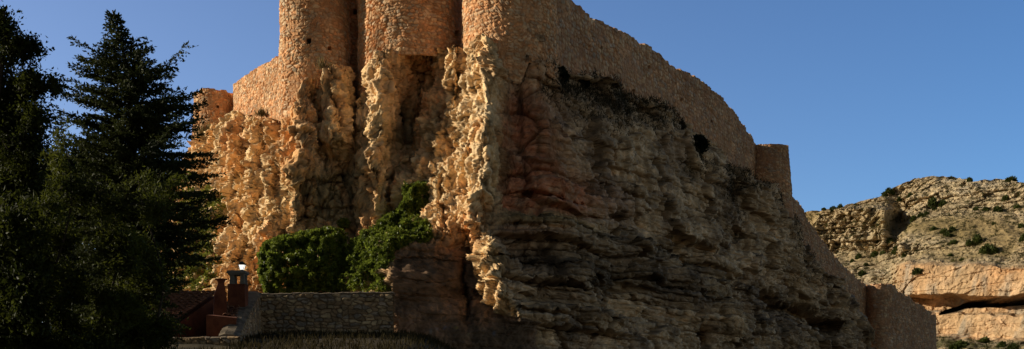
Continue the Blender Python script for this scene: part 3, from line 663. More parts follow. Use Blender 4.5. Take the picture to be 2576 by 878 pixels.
# ---- conifer
def conifer(u0, Yc, vtip, prof, zbase, label, seed, lean=0, nb=560, dens=1.75):
    rs = np.random.default_rng(seed)
    x0 = float(wx(u0, Yc)); zt = float(wz(vtip, Yc))
    root = empty('conifer_tree', (x0, Yc, zbase), label, 'tree')
    tr = MB()
    H_ = zt - zbase
    pts = [(x0 + lean * (k / 14) ** 6 * 1.0, Yc, zbase + H_ * k / 14) for k in range(15)]
    tr.tube(pts, [.26 * (1 - k / 14.6) + .01 for k in range(15)], 9); tr.build('trunk', M['bark'], root, True)
    br = MB(); Cn = []; Dn = []; Ln = []
    for i in range(nb):
        f = (i + rs.random()) / nb; h = f ** .95; z = zbase + H_ * (.12 + .87 * h)
        az = i * 2.399963 + rs.normal() * .3
        v = HZ - z / Yc * F
        rr = np.interp(v, *zip(*prof[1])) if math.cos(az) > 0 else np.interp(v, *zip(*prof[0]))
        reach = rr / F * Yc
        ln = reach * (abs(math.cos(az)) ** .5 * .3 + .7) * (.52 + .62 * rs.random() ** .8) + .05
        base = np.array([np.interp(z, [p[2] for p in pts], [p[0] for p in pts]), Yc, z])
        dirh = np.array([math.cos(az), math.sin(az), 0]); k = 9; pp = []
        lift = .16 + .35 * h + rs.normal() * .17
        for j in range(k + 1):
            s = j / k; pp.append(base + dirh * ln * s + np.array([0, 0, ln * (lift * s - .34 * s * s + .16 * s ** 4)]))
        br.tube(pp, [max(.004, .028 * (1 - h) * (1 - j / k) + .004) for j in range(k + 1)], 4, False)
        pp = np.array(pp); side = np.cross(dirh, [0, 0, 1.0])
        ns = int(max(5, ln * 13 * dens))
        for q_ in range(ns):
            s = .10 + .90 * (q_ + rs.random()) / ns; b0 = np.array([np.interp(s * k, range(k + 1), pp[:, a]) for a in range(3)])
            sg = rs.choice([-1, 1]); sll = (ln * .26 * (1 - s * .62) + .07) * (.55 + .6 * rs.random())
            dv = dirh * (.72 + .4 * rs.random()) + side * sg * (.95 * (1 - s * .5)) + np.array([0, 0, rs.normal() * .12 + .06]); dv /= np.linalg.norm(dv)
            m = max(3, int(sll / .045))
            tt = (np.arange(m) + rs.random(m)) / m
            cpos = b0 + dv * (sll * tt)[:, None] + np.array([0, 0, -.10 * 1]) * (tt ** 2 * sll)[:, None]
            dn = dv + rs.normal(size=(m, 3)) * .7 + np.array([0, 0, .22])
            Cn.append(cpos); Dn.append(dn); Ln.append((.10 + .07 * rs.random(m)) * (1 - .3 * tt))
    br.build('branches', M['bark'], root, True)
    Cn = np.concatenate(Cn); Dn = np.concatenate(Dn); Ln = np.concatenate(Ln)
    me = leaf_mesh('crown', Cn - np.array(root.location), Dn, Ln, Ln * .42, rs)
    link('crown', me, root, M['conifer'])
    return root
pL = [(20, 3), (60, 16), (110, 40), (150, 70), (185, 128), (230, 120), (290, 150), (400, 165), (900, 190)]
pR = [(20, 3), (60, 10), (95, 20), (120, 50), (180, 75), (195, 118), (230, 88), (250, 165), (330, 160), (400, 195), (520, 198), (620, 206), (690, 185), (730, 110), (900, 90)]
conifer(338, 34, 26, (pL, pR), .2, 'tall dark cedar with a tapering nodding tip in front of the castle', 41, lean=-.62)

# ---- broadleaf tree: limbs, twigs and leaf clusters inside ellipsoid lobes
def broad_tree(name, u0, Yc, zbase, lobes, n_leaf, leaf, mat, label, cat, seed, twig=.5, hang=.0, trunk_r=.14, group=None, narrow=.5):
    rs = np.random.default_rng(seed); x0 = float(wx(u0, Yc))
    root = empty(name, (x0, Yc, zbase), label, cat, group)
    tm = MB(); bm_ = MB(); C_, D_ = [], []
    zs = [wz(l[1], Yc) for l in lobes]; zc = float(max(zs))
    tm.tube([(x0 + .25 * math.sin(k * .8 + seed), Yc + .1 * math.cos(k), zbase + (zc - zbase) * k / 9) for k in range(10)], [trunk_r * (1 - k / 10.5) for k in range(10)], 8)
    vol = np.array([l[2] * l[3] for l in lobes], float); vol /= vol.sum()
    for (lu, lv, ru, rv, dY), wgt in zip(lobes, vol):
        cY = Yc + dY; c0 = np.array([wx(lu, cY), cY, wz(lv, cY)]); R_ = np.array([ru / F * cY, ru / F * cY * .8, rv / F * cY])
        nt_ = max(6, int(n_leaf * wgt / 55))
        for _ in range(nt_):
            p = rnd_unit(1, rs)[0]; rad = rs.random() ** .38 * (1.0 + .18 * rs.normal()); tip = c0 + p * R_ * rad
            out = p * np.array([1, 1, .35]); out /= np.linalg.norm(out); out += rs.normal(size=3) * .35 + np.array([0, 0, .25 - hang])
            tl_ = twig * (.6 + .8 * rs.random()); st = tip - out * tl_ * .8
            mid_ = (st + tip) / 2 + rs.normal(size=3) * .04
            if rs.random() < .5: bm_.tube([st - (st - c0) * .35 * rs.random(), st, mid_, tip], [.012, .010, .006, .003], 3, False)
            else: bm_.tube([st, mid_, tip], [.008, .005, .003], 3, False)
            m = int(55 * (.5 + rs.random())); tt = rs.random(m)
            cpos = st + (tip - st) * (tt * 1.1)[:, None] + rs.normal(size=(m, 3)) * twig * .17 + np.array([0, 0, -hang]) * (tt ** 2 * tl_)[:, None]
            C_.append(cpos); D_.append(out * .6 + rs.normal(size=(m, 3)) * .8 + np.array([0, 0, -hang * .8]))
    tm.build('trunk', M['bark'], root, True); bm_.build('branches', M['bark'], root)
    C_ = np.concatenate(C_); D_ = np.concatenate(D_); L_ = leaf * (.6 + .8 * rs.random(len(C_)))
    me = leaf_mesh('crown', C_ - np.array(root.location), D_, L_, L_ * narrow, rs, .12); link('crown', me, root, mat)
    return root
broad_tree('deciduous_tree', -10, 30, -.5,
    [(-60, 20, 60, 80, .5), (8, 60, 34, 60, 0), (-40, 150, 70, 90, .5), (35, 120, 58, 50, 0), (80, 118, 30, 34, .2), (90, 205, 52, 44, 0), (135, 215, 24, 30, 0), (45, 220, 60, 60, .4), (20, 320, 80, 80, .3), (90, 290, 50, 60, 0), (60, 400, 85, 80, 0), (-40, 300, 80, 150, .6), (20, 520, 120, 120, .4), (-30, 680, 120, 140, .5)],
    62000, .10, M['broad'], 'tall broadleaf tree with small loose leaves at the left edge', 'tree', 51, trunk_r=.2)
def ragged(pts, seed):
    rs = np.random.default_rng(seed); out = []
    for (u, v, ru, rv) in pts:
        for _ in range(4): out.append((u + rs.normal() * ru * .55, v + rs.normal() * rv * .5, ru * (.35 + .35 * rs.random()), rv * (.3 + .4 * rs.random()), rs.normal() * .5))
    return out
broad_tree('leafy_sapling', 150, 25, -.8, [(150, 350, 9, 34, 0), (146, 400, 14, 30, 0)] + ragged([(155, 450, 26, 40), (130, 520, 60, 50), (150, 620, 80, 70), (120, 720, 90, 70), (120, 820, 110, 70)], 1),
    17000, .12, M['willow'], 'narrow leaved sapling with a bright upright shoot before the cedar', 'young tree', 52, twig=.5, trunk_r=.05, narrow=.26, hang=.2)
broad_tree('leafy_sapling', 262, 25.5, -.8, [(250, 470, 8, 30, 0)] + ragged([(262, 520, 50, 40), (275, 600, 80, 60), (255, 690, 90, 70), (285, 790, 110, 70), (260, 860, 120, 50)], 2),
    17000, .12, M['willow'], 'wide narrow leaved sapling in the middle of the dark foreground foliage', 'young tree', 53, twig=.5, trunk_r=.05, narrow=.26, hang=.2)
broad_tree('leafy_sapling', 380, 26, -.8, [(366, 455, 7, 28, 0)] + ragged([(385, 520, 40, 40), (370, 610, 55, 60), (385, 700, 45, 60), (365, 800, 75, 60), (340, 860, 90, 50)], 3),
    15000, .12, M['willow'], 'narrow leaved sapling furthest right, over the tiled roof corner', 'young tree', 54, twig=.5, trunk_r=.05, narrow=.26, hang=.2)
broad_tree('leafy_shrub', 40, 24, -1, [(30, 620, 90, 120, 0), (60, 760, 120, 120, 0), (-20, 860, 120, 90, 0), (90, 880, 120, 60, .5), (230, 880, 110, 45, .5)],
    22000, .11, M['broad'], 'dense leafy shrub in the bottom left corner', 'shrub', 55, trunk_r=.06)
# dark evergreens added behind the foreground foliage to shade the ground and wall
broad_tree('added_evergreen', 205, 52, .5, [(230, 470, 110, 110, 0), (120, 520, 120, 150, 0), (300, 560, 90, 130, 0), (180, 700, 190, 150, 0), (330, 700, 80, 110, 0)],
    42000, .24, M['dark'], 'black green evergreen added behind the cedar to cast shade', 'tree', 56, twig=.8, trunk_r=.3)
broad_tree('added_evergreen', -60, 50, .5, [(-60, 300, 150, 170, 0), (0, 480, 150, 150, 0), (-80, 660, 190, 200, 0), (-220, 420, 140, 260, 0)],
    42000, .24, M['dark'], 'dark evergreen added for shade behind the broadleaf tree at the left edge', 'tree', 57, twig=.8, trunk_r=.3)

# ---- foliage clinging to the rock
def clinging(name, poly, n_, leaf, thick, mat, label, cat, seed, dens_pow=1.0, Yfix=None, clump=.012, edge=16, sparse=0.0):
    rs = np.random.default_rng(seed); poly = np.array(poly, float)
    lo_, hi_ = poly.min(0), poly.max(0); pts = []
    while sum(len(p) for p in pts) < n_:
        q_ = lo_ + (hi_ - lo_) * rs.random((n_ * 2, 2)); q_ += rs.normal(size=q_.shape) * edge * .25 + np.stack([fbm(np.stack([q_[:, 0] * .05, q_[:, 1] * .05, q_[:, 0] * 0], -1), 3), fbm(np.stack([q_[:, 0] * .05 + 9, q_[:, 1] * .05, q_[:, 0] * 0], -1), 3)], -1) * 26
        x, y = q_[:, 0], q_[:, 1]; ins = np.zeros(len(q_), bool); j = len(poly) - 1
        for i in range(len(poly)):
            xi, yi, xj, yj = *poly[i], *poly[j]
            cnd = ((yi > y) != (yj > y)) & (x < (xj - xi) * (y - yi) / (yj - yi + 1e-9) + xi); ins ^= cnd; j = i
        nz = fbm(np.stack([x * .035, y * .035, x * 0 + seed], -1), 3)
        pts.append(q_[ins & (nz > sparse - .8 + .6 * rs.random(len(x)))])
    q_ = np.concatenate(pts)[:n_]
    x, y = q_.T
    dmin = np.full(len(q_), 1e9)
    for i in range(len(poly)):
        a, b_ = poly[i - 1], poly[i]; ab = b_ - a; tt = np.clip(((q_ - a) @ ab) / (ab @ ab), 0, 1); dmin = np.minimum(dmin, np.linalg.norm(q_ - a - tt[:, None] * ab, axis=1))
    body = np.clip(dmin / 45, 0, 1) ** .5
    cl = fbm(np.stack([x * .04, y * .04, x * 0 + 5 + seed], -1), 3) * .5 + .7 * (1 - np.clip(worley(np.stack([x * .045, y * .05, x * 0 + seed * .37], -1))[0], 0, 1))
    base, nb_ = cliff_at(x, y)
    if Yfix is not None:
        Yb = Yfix(x, y); base = np.stack([wx(x, Yb), Yb, wz(y, Yb)], -1)
    lift = thick * body * (.15 + 1.3 * cl) * (1 - .35 * rs.random(len(x)) ** 2) + .05
    dirv = np.array([-.25, -1, .12]); dirv /= np.linalg.norm(dirv)
    Cn = base + dirv * lift[:, None]
    D = rnd_unit(len(x), rs) + np.array([-.25, -.5, -.25])
    L_ = leaf * (.6 + .7 * rs.random(len(x)))
    root = empty(name, tuple(Cn.mean(0)), label, cat)
    link('foliage', leaf_mesh('foliage', Cn - np.array(root.location), D, L_, L_ * .8, rs, .15), root, mat)
    st = MB()
    for k in range(14):
        i = rs.integers(len(x)); a = Cn[i]; a = base[i] * .6 + a * .4
        st.tube([a + np.array([0, .1, -1.2]), a + np.array([rs.normal() * .1, .05, -.6]), a], [.03, .022, .012], 4, False)
    st.build('stems', M['bark'], root)
    return root
clinging('ivy', [(655, 640), (672, 612), (700, 600), (740, 592), (790, 582), (830, 572), (862, 580), (880, 600), (880, 650), (862, 700), (858, 738), (700, 738), (668, 736), (660, 700)], 26000, .15, 1.5, M['ivy'],
         'wide hedge-like mass of green ivy behind the low stone wall', 'ivy', 61, Yfix=lambda x, y: 58.5 - (740 - y) * -.012)
clinging('ivy', [(845, 700), (850, 660), (880, 620), (930, 600), (965, 560), (985, 535), (1010, 500), (1035, 470), (1075, 455), (1088, 475), (1075, 510), (1060, 540), (1085, 565), (1095, 585), (1080, 605), (1040, 610), (1000, 625), (985, 645), (975, 690), (975, 735), (850, 738)], 44000, .14, .9, M['ivy'],
         'bright ivy climbing up the cliff to a narrow point on the right', 'ivy', 62)
clinging('creeper', [(470, 500), (520, 480), (560, 470), (588, 520), (590, 580), (580, 640), (575, 700), (540, 735), (470, 738), (430, 740), (440, 700), (490, 660), (500, 600)], 15000, .15, .6, M['creeper'],
         'sunlit yellow green creeper hanging on the cliff behind the cedar', 'creeper', 63, sparse=.12)

# ---- bushes on the rock ledges
def bush(name, u, v, r, Yoff, mat, label, cat, seed, n_=2600, leaf=.16, group=None, center=None, parts=True):
    rs = np.random.default_rng(seed)
    c0 = center if center is not None else cliff_at(u, v)[0][0] + np.array([0, -Yoff, 0]); R_ = r
    p = rnd_unit(n_, rs); lob = .75 + .35 * fbm(p * 1.8 + seed, 3); rad = rs.random(n_) ** .35
    Cn = p * (rad * lob)[:, None] * R_ * np.array([1.1, 1, .85])
    root = empty(name, tuple(c0 - np.array([0, 0, R_ * .8])), label, cat, group)
    Cn = Cn + np.array([0, 0, R_ * .8])
    D = p + rs.normal(size=p.shape) * .6 + np.array([0, 0, .3]); L_ = leaf * (.6 + .8 * rs.random(n_))
    link('foliage', leaf_mesh('foliage', Cn, D, L_, L_ * .5, rs), root, mat)
    if parts:
        st = MB()
        for k in range(7):
            q_ = rnd_unit(1, rs)[0] * R_ * .7; q_[2] = abs(q_[2]) + R_ * .6; b0 = Vector(root.location)
            st.tube([b0 + Vector((0, 0, -.1)), b0 + Vector(q_ * .5), b0 + Vector(q_)], [.03, .02, .008], 4, False)
        st.build('stems', M['bark'], root)
    return root
bush('bush', 1422, 186, .62, .0, M['bush'], 'dark round bush at the foot of the long wall, nearest the corner tower', 'bush', 71)
bush('bush', 1488, 205, .40, .1, M['bush'], 'small dark bush just right of the round bush under the long wall', 'bush', 72, 1500)
bush('bush', 1762, 362, .92, .6, M['bush'], 'largest dark bush below the middle of the long wall', 'bush', 73, 3600)
bush('bush', 1735, 315, .55, .3, M['scrub'], 'dull grassy bush just above the largest dark bush', 'bush', 74, 1600)
bush('bush', 870, 572, .35, .4, M['ivy'], 'tiny green plant in the cliff above the ivy', 'plant', 75, 700, .12)

# grass tufts
def tuft(name, c0, n_, h, spread, mat, seed):
    rs = np.random.default_rng(seed)
    Cn = rs.normal(size=(n_, 3)) * np.array([spread, spread * .5, .03]); D = rs.normal(size=(n_, 3)) * .35 + np.array([0, 0, 1.0])
    L_ = h * (.4 + .8 * rs.random(n_)); return leaf_mesh(name, Cn, D, L_, L_ * .07 + .008, rs)
for (u, v, nb_, h, s, lab) in [(538, 345, 260, .9, .45, 'dry golden grass tuft growing at the foot of the far left tower'), (676, 300, 120, .6, .2, 'thin dry grass tuft below the sunlit left curtain wall'), (828, 182, 80, .7, .12, 'thin dry grass stalks on the rock pillar beside the slim tower')]:
    c0 = cliff_at(u, v)[0][0]; o = link('grass_tuft', tuft('grass_tuft', c0, nb_, h, s, M['dry'], int(u)), mat=M['dry']); o.location = c0; tag(o, lab, 'grass')
# scrub along ledges (uncountable)
def scatter_scrub(name, regs, mat, label, cat, seed, h=.24):
    rs = np.random.default_rng(seed); Cs, Ds, Ls = [], [], []
    for (u0, v0, ru, rv, n_) in regs:
        uq = u0 + rs.normal(size=n_) * ru; vq = v0 + rs.normal(size=n_) * rv
        tp = topf(uq); vq = np.maximum(vq, tp + 1); nz = fbm(np.stack([uq * .06, vq * .06, uq * 0], -1), 3); k_ = nz > -.15
        b_, nn_ = cliff_at(uq[k_], vq[k_]); m = len(b_)
        for _ in range(5):
            Cs.append(b_ + rs.normal(size=b_.shape) * .12); Ds.append(rs.normal(size=b_.shape) * .55 + np.array([0, -.25, .8])); Ls.append(h * (.35 + .9 * rs.random(m)))
    Cs, Ds, Ls = map(np.concatenate, (Cs, Ds, Ls))
    o = link(name, leaf_mesh(name, Cs, Ds, Ls, Ls * .14 + .01, rs), mat=mat); return tag(o, label, cat, kind='stuff')
scatter_scrub('ledge_scrub', [(1440, 215, 30, 18, 700), (1520, 235, 40, 22, 900), (1600, 262, 45, 18, 900), (1560, 290, 60, 25, 500), (1690, 300, 30, 16, 500), (1760, 400, 22, 30, 400), (1850, 440, 18, 16, 500), (1900, 465, 30, 10, 500), (1965, 500, 12, 22, 500), (1990, 570, 9, 35, 500), (2030, 660, 10, 25, 300), (1850, 500, 16, 35, 350), (1390, 160, 10, 22, 200)],
    M['scrub'], 'dark dry scrub covering the ledges under the right castle wall', 'scrub', 81)

# ---- hillside shrubs
HB = [(2240, 485, 3.2), (2228, 490, 2.6), (2116, 521, 2.0), (2098, 523, 2.4), (2092, 526, 1.6), (2545, 447, 3.4), (2535, 455, 2.0), (2392, 445, 2.0), (2440, 449, 1.8), (2072, 524, 1.6),
      (2346, 510, 3.2), (2372, 512, 2.4), (2300, 548, 2.8), (2318, 540, 2.6), (2330, 535, 2.0), (2375, 583, 2.4), (2395, 578, 2.2), (2350, 520, 1.8), (2240, 610, 2.6), (2210, 600, 2.2), (2200, 640, 2.8), (2222, 636, 2.0),
      (2260, 632, 3.4), (2280, 640, 2.6), (2160, 645, 2.2), (2170, 690, 2.4), (2145, 655, 1.8), (2385, 590, 2.6), (2400, 608, 2.6), (2350, 575, 2.0), (2460, 605, 3.0), (2440, 612, 1.8), (2485, 635, 4.2), (2500, 632, 2.6), (2575, 600, 2.6), (2560, 520, 2.2),
      (2510, 528, 2.6), (2530, 500, 2.2), (2480, 525, 2.0), (2455, 522, 2.0), (2570, 570, 2.4), (2310, 680, 3.0), (2390, 640, 1.8), (2420, 650, 1.4), (2180, 665, 1.6), (2290, 488, 2.0), (2262, 500, 1.6), (2210, 560, 1.6), (2420, 868, 3.0), (2400, 875, 2.4), (2475, 860, 3.6), (2550, 872, 2.6), (2520, 868, 2.2), (2195, 528, 1.4), (2500, 560, 1.3)]
protos = []
for s_ in range(4):
    rs = np.random.default_rng(900 + s_); n_ = 520
    p = rnd_unit(n_, rs); p[:, 2] = np.abs(p[:, 2]); lob = .75 + .4 * fbm(p * 1.7 + s_, 3)
    Cn = p * (rs.random(n_) ** .35 * lob)[:, None] * np.array([1.15, 1.1, .95])
    protos.append(leaf_mesh('hill_shrub', Cn, p + rs.normal(size=p.shape) * .6, .34, .2, rs)); protos[-1].materials.append(M['hbush'])
for i, (u, v, r_) in enumerate(HB):
    o = bpy.data.objects.new('hill_shrub', protos[i % 4]); col.objects.link(o); r_ *= 1.0
    o.location = tuple(hill_at(np.array([u]), np.array([v + 3]))[0] + np.array([0, -.2, -.3 * r_])); o.scale = (r_ * .72, r_ * .72, r_ * (.85 + .5 * random.random())); o.rotation_euler[2] = random.random() * 6
    reg = 'dark juniper shrub standing out on the hillside skyline' if i < 10 else ('dark green shrub at the foot of the far orange cliff' if v > 840 else ('green shrub on the grassy and rocky slope of the upper hillside' if v < 560 else 'green shrub among the broken rocks above the far orange cliff'))
    tag(o, reg, 'shrub', ('shrubs on the hillside skyline' if i < 10 else 'shrubs below the far cliff' if v > 840 else 'shrubs on the upper hillside' if v < 560 else 'shrubs above the far cliff'))

rs = np.random.default_rng(77); n_ = 4200
uq = rs.uniform(2010, 2600, n_); vq = rs.uniform(445, 878, n_); jq = np.clip(((uq - 1700) / 2).round().astype(int), 0, len(hu) - 1)
iq = ((vq - htop[jq]) / (1010 - htop[jq]) * (nh - 1)).round().astype(int); ok = (iq > 1) & (iq < nh)
uq, vq, jq, iq = uq[ok], vq[ok], jq[ok], iq[ok]
ok = (smooth_c[iq, jq] < .3) & (fbm(np.stack([uq * .03, vq * .05, uq * 0], -1), 3) > -.1); b_ = hill_at(uq[ok], vq[ok])
k_ = 26; Cn = np.repeat(b_, k_, 0) + rs.normal(size=(len(b_) * k_, 3)) * np.array([.38, .38, .22]); D = rs.normal(size=Cn.shape) * .7 + np.array([0, 0, .8])
o = link('hillside_scrub', leaf_mesh('hillside_scrub', Cn, D, .35 + .4 * rs.random(len(Cn)), .16, rs), mat=M['hscrub']); tag(o, 'low olive scrub scattered over the far hillside ledges', 'scrub', kind='stuff')

# ================================================================== GARDEN WALLS, HOUSE, LANTERN
# stone wall facing the viewer
x0, x1, Yw = float(wx(650, 53)), float(wx(990, 53)), 53.0
xs = np.arange(x0, x1, .035); XY = np.stack([xs, np.full(len(xs), Yw)], 1); N2 = np.tile([0, -1.0], (len(xs), 1))
e = empty('stone_wall', (float(xs.mean()), Yw, 1.6), 'shaded dry stone wall in front of the ivy', 'wall')
zt = 4.55 + .06 * sst(xs, x0, x1) + fbm(np.stack([xs * .8, xs * 0, xs * 0], -1), 3) * .05
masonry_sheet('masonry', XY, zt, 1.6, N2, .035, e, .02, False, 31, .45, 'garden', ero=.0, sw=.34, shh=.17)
cp = MB(); k = 60
ctop = [(x0 + (x1 - x0) * i / k, float(np.interp(x0 + (x1 - x0) * i / k, xs, zt))) for i in range(k + 1)]
vs = []
for (x, z) in ctop:
    j_ = .012 * math.sin(x * 9) + .01 * math.sin(x * 23)
    vs += [(x, Yw - .03, z + .0), (x, Yw - .04, z + .055 + j_), (x, Yw + .25, z + .11 + j_), (x, Yw + .5, z + .05), (x, Yw + .5, z - .05)]
cp.add(vs, [(i * 5 + a, i * 5 + a + 5, i * 5 + a + 6, i * 5 + a + 1) for i in range(k) for a in range(4)] + [(0, 1, 2, 3, 4), tuple(k * 5 + a for a in (4, 3, 2, 1, 0))])
cp.build('coping', M['coping'], e)
# wall that comes down towards the lane
A = np.array(pt(636, 739, 52.9)); B = np.array(pt(574, 849, 44.0))
ns_ = 200; tt = np.linspace(0, 1, ns_); dirw = (B - A)[:2]; Lw = np.linalg.norm(dirw); dirw /= Lw; nw = np.array([-dirw[1], dirw[0]]);  nw = nw if nw[0] > 0 else -nw
line = A[None, :2] + (B - A)[None, :2] * tt[:, None]
zl = A[2] + (B[2] - A[2]) * (tt ** 1.15) + fbm(np.stack([tt * 9, tt * 0, tt * 0], -1), 3) * .06
ppx = line + nw * .33
e = empty('stone_wall', (float(line[:, 0].mean()), float(line[:, 1].mean()), 0.4), 'rendered stone wall sloping down beside the house towards the lane', 'wall')
xy2 = np.stack([np.interp(np.arange(0, Lw, .04), np.linspace(0, Lw, ns_), ppx[:, a]) for a in (0, 1)], 1)
masonry_sheet('masonry', xy2, np.interp(np.arange(0, Lw, .04), np.linspace(0, Lw, ns_), zl) - .02, .2, np.tile(nw, (len(xy2), 1)), .04, e, .0, False, 33, .62, 'garden', ero=.6)
cp = MB(); vs = []
for i in range(0, ns_, 2):
    p = line[i]; z = zl[i]; w_ = .36 + .04 * math.sin(i * .7) * .5
    for (o_, h_) in ((w_, -.05), (w_, .03), (w_ * .5, .10), (-w_ * .4, .11), (-w_, .04), (-w_, -.06)):
        q_ = p + nw * o_; vs.append((q_[0], q_[1], z + h_ + .015 * math.sin(i * 1.7 + o_ * 9)))
m_ = len(vs) // 6
cp.add(vs, [(i * 6 + a, i * 6 + a + 1, i * 6 + a + 7, i * 6 + a + 6) for i in range(m_ - 1) for a in range(5)] + [(5, 4, 3, 2, 1, 0), tuple((m_ - 1) * 6 + a for a in range(6))])
cp.build('coping', M['coping'], e)
# low wall along the lane
xs = np.arange(float(wx(330, 43.6)), float(wx(601, 43.6)), .04); XY = np.stack([xs, np.full(len(xs), 43.6)], 1)
e = empty('stone_wall', (float(xs.mean()), 43.6, -.2), 'low rough wall in the lower left, below the tiled house', 'wall')
zt = wz(850, 43.6) + fbm(np.stack([xs * 1.2, xs * 0, xs * 0], -1), 3) * .07
masonry_sheet('masonry', XY, zt, -.2, np.tile([0, -1.0], (len(xs), 1)), .04, e, .0, False, 34, .4, 'garden', ero=1.4)

# house
hx = lambda u, Y: float(wx(u, Y)); hz = lambda v, Y: float(wz(v, Y))
house = empty('house', (hx(500, 48.5), 48.5, 0.5), 'low red plastered house with clay tiled roof and two chimneys', 'house')
wl = MB()
rA, rB = Vector(pt(400, 737, 51)), Vector(pt(546, 737, 50.0)); eA, eB = Vector((rA.x - .9, 46.3, 2.75)), Vector((rB.x - .9, 46.0, 2.75))
def prism(mb, top4, zb_):
    v = [tuple(p) for p in top4] + [(p[0], p[1], zb_) for p in top4]
    mb.add(v, [(0, 1, 2, 3), (7, 6, 5, 4), (0, 4, 5, 1), (1, 5, 6, 2), (2, 6, 7, 3), (3, 7, 4, 0)])
dn = Vector((0, 0, -.12))
prism(wl, [rA + dn, rB + dn, eB + dn + Vector((0, .25, 0)), eA + dn + Vector((0, .25, 0))], .3)
# annex between the chimneys and the sloping wall
prism(wl, [Vector(pt(546, 792, 47.6)), Vector(pt(600, 796, 47.6)), Vector(pt(594, 800, 45.6)), Vector(pt(519, 792, 45.4))], .3)
wl.build('wall', M['plaster'], house)
def tiled(mb, RA, RB, EA, EB, pitch=.24, n_len=9):
    """rows of overlapping half-round tiles running from the ridge line RA-RB down to the eave EA-EB"""
    nrow = int((RB - RA).length / pitch); nrm = (RB - RA).cross(EA - RA).normalized();  nrm = nrm if nrm.z > 0 else -nrm
    for i in range(nrow):
        s = (i + .5) / nrow; r0 = RA.lerp(RB, s); e0 = EA.lerp(EB, s); d_ = (e0 - r0); side = (RB - RA).normalized()
        for kk in range(n_len):
            a = r0 + d_ * (kk / n_len) + nrm * (.03 + random.uniform(-.01, .015)); b_ = r0 + d_ * ((kk + 1.12) / n_len) + nrm * (.075 + random.uniform(-.01, .015))
            w0, w1_ = pitch * .46, pitch * .55; vs = []
            jx = side * random.uniform(-.015, .015)
            for (c0, w_) in ((a, w0), (b_, w1_)):
                for q_ in range(7):
                    t_ = math.pi * q_ / 6; vs.append(c0 + jx + side * (-math.cos(t_) * w_) + nrm * (math.sin(t_) * w_ * .75))
            for (c0, w_) in ((b_, w1_ * .8),):
                for q_ in range(7):
                    t_ = math.pi * q_ / 6; vs.append(c0 + jx + side * (-math.cos(t_) * w_) + nrm * (math.sin(t_) * w_ * .72))
            mb.add(vs, [(q_, q_ + 1, q_ + 8, q_ + 7) for q_ in range(6)] + [(7 + q_, 8 + q_, 15 + q_, 14 + q_) for q_ in range(6)])
    mb.add([RA, RB, EB, EA], [(0, 1, 2, 3)])
rf = MB(); tiled(rf, rA, rB, eA, eB, .25, 16)
RA2, RB2 = Vector(pt(568, 765, 49.3)), Vector(pt(606, 768, 49.3)); EA2, EB2 = Vector(pt(560, 797, 47.0)), Vector(pt(596, 802, 47.0))
tiled(rf, RA2, RB2, EA2, EB2, .2, 7)
roof = rf.build('roof', M['tile'], house, True)
def cpart(mb, name, mat, parent):    # helper for chimney pieces: parent is the chimney part itself
    o = mb.build(name, mat, None); o.parent = parent; o.location = -Vector(house.location); return o
# chimney one: narrow, flared cap
c1 = MB(); Yc1 = 47.2
c1.add([pt(537, 793, Yc1), pt(571, 794, Yc1), pt(571, 794, Yc1 + .55), pt(535, 793, Yc1 + .55)] + [pt(540, 741, Yc1 + .03), pt(570, 741, Yc1 + .03), pt(570, 741, Yc1 + .5), pt(538, 741, Yc1 + .5)]
       + [pt(549, 712, Yc1 + .08), pt(564, 712, Yc1 + .08), pt(564, 712, Yc1 + .42), pt(549, 712, Yc1 + .42)],
       [(0, 1, 5, 4), (1, 2, 6, 5), (2, 3, 7, 6), (3, 0, 4, 7), (4, 5, 9, 8), (5, 6, 10, 9), (6, 7, 11, 10), (7, 4, 8, 11), (3, 2, 1, 0)])
ch1 = c1.build('chimney', M['plaster'], house)
k1_ = MB(); cc_ = Vector(pt(556, 706, Yc1 + .25)); k1_.tube([cc_ + Vector((0, 0, -.1)), cc_ + Vector((0, 0, .0)), cc_ + Vector((0, 0, .03)), cc_ + Vector((0, 0, .07))], [.12, .15, .24, .23], 14); cpart(k1_, 'chimney_cap', M['plaster'], ch1)
# chimney two: square plastered stack, stone posts and slab
Yc2 = 48.6
c2 = MB(); xa, xb = hx(573, Yc2), hx(616, Yc2); c2.box(((xa + xb) / 2, Yc2 + .3, (hz(714, Yc2) + 2.6) / 2), (xb - xa, .62, hz(714, Yc2) - 2.6))
ch2 = c2.build('chimney', M['plaster'], house)
k2_ = MB()
for uc in (583, 609):
    for dy in (.1, .5):
        k2_ = MB(); k2_.box((hx(uc, Yc2), Yc2 + dy, (hz(714, Yc2) + hz(688, Yc2)) / 2), (.20, .16, hz(688, Yc2) - hz(714, Yc2)), 0, .8)
        cpart(k2_, 'chimney_post', M['grayst'], ch2)
k3_ = MB(); k3_.box(((xa + xb) / 2, Yc2 + .3, hz(684, Yc2)), (.76, .78, .11), 0, .97); k3_.box(((xa + xb) / 2, Yc2 + .3, hz(684, Yc2) - .085), (.66, .68, .06)); cpart(k3_, 'chimney_slab', M['grayst'], ch2)

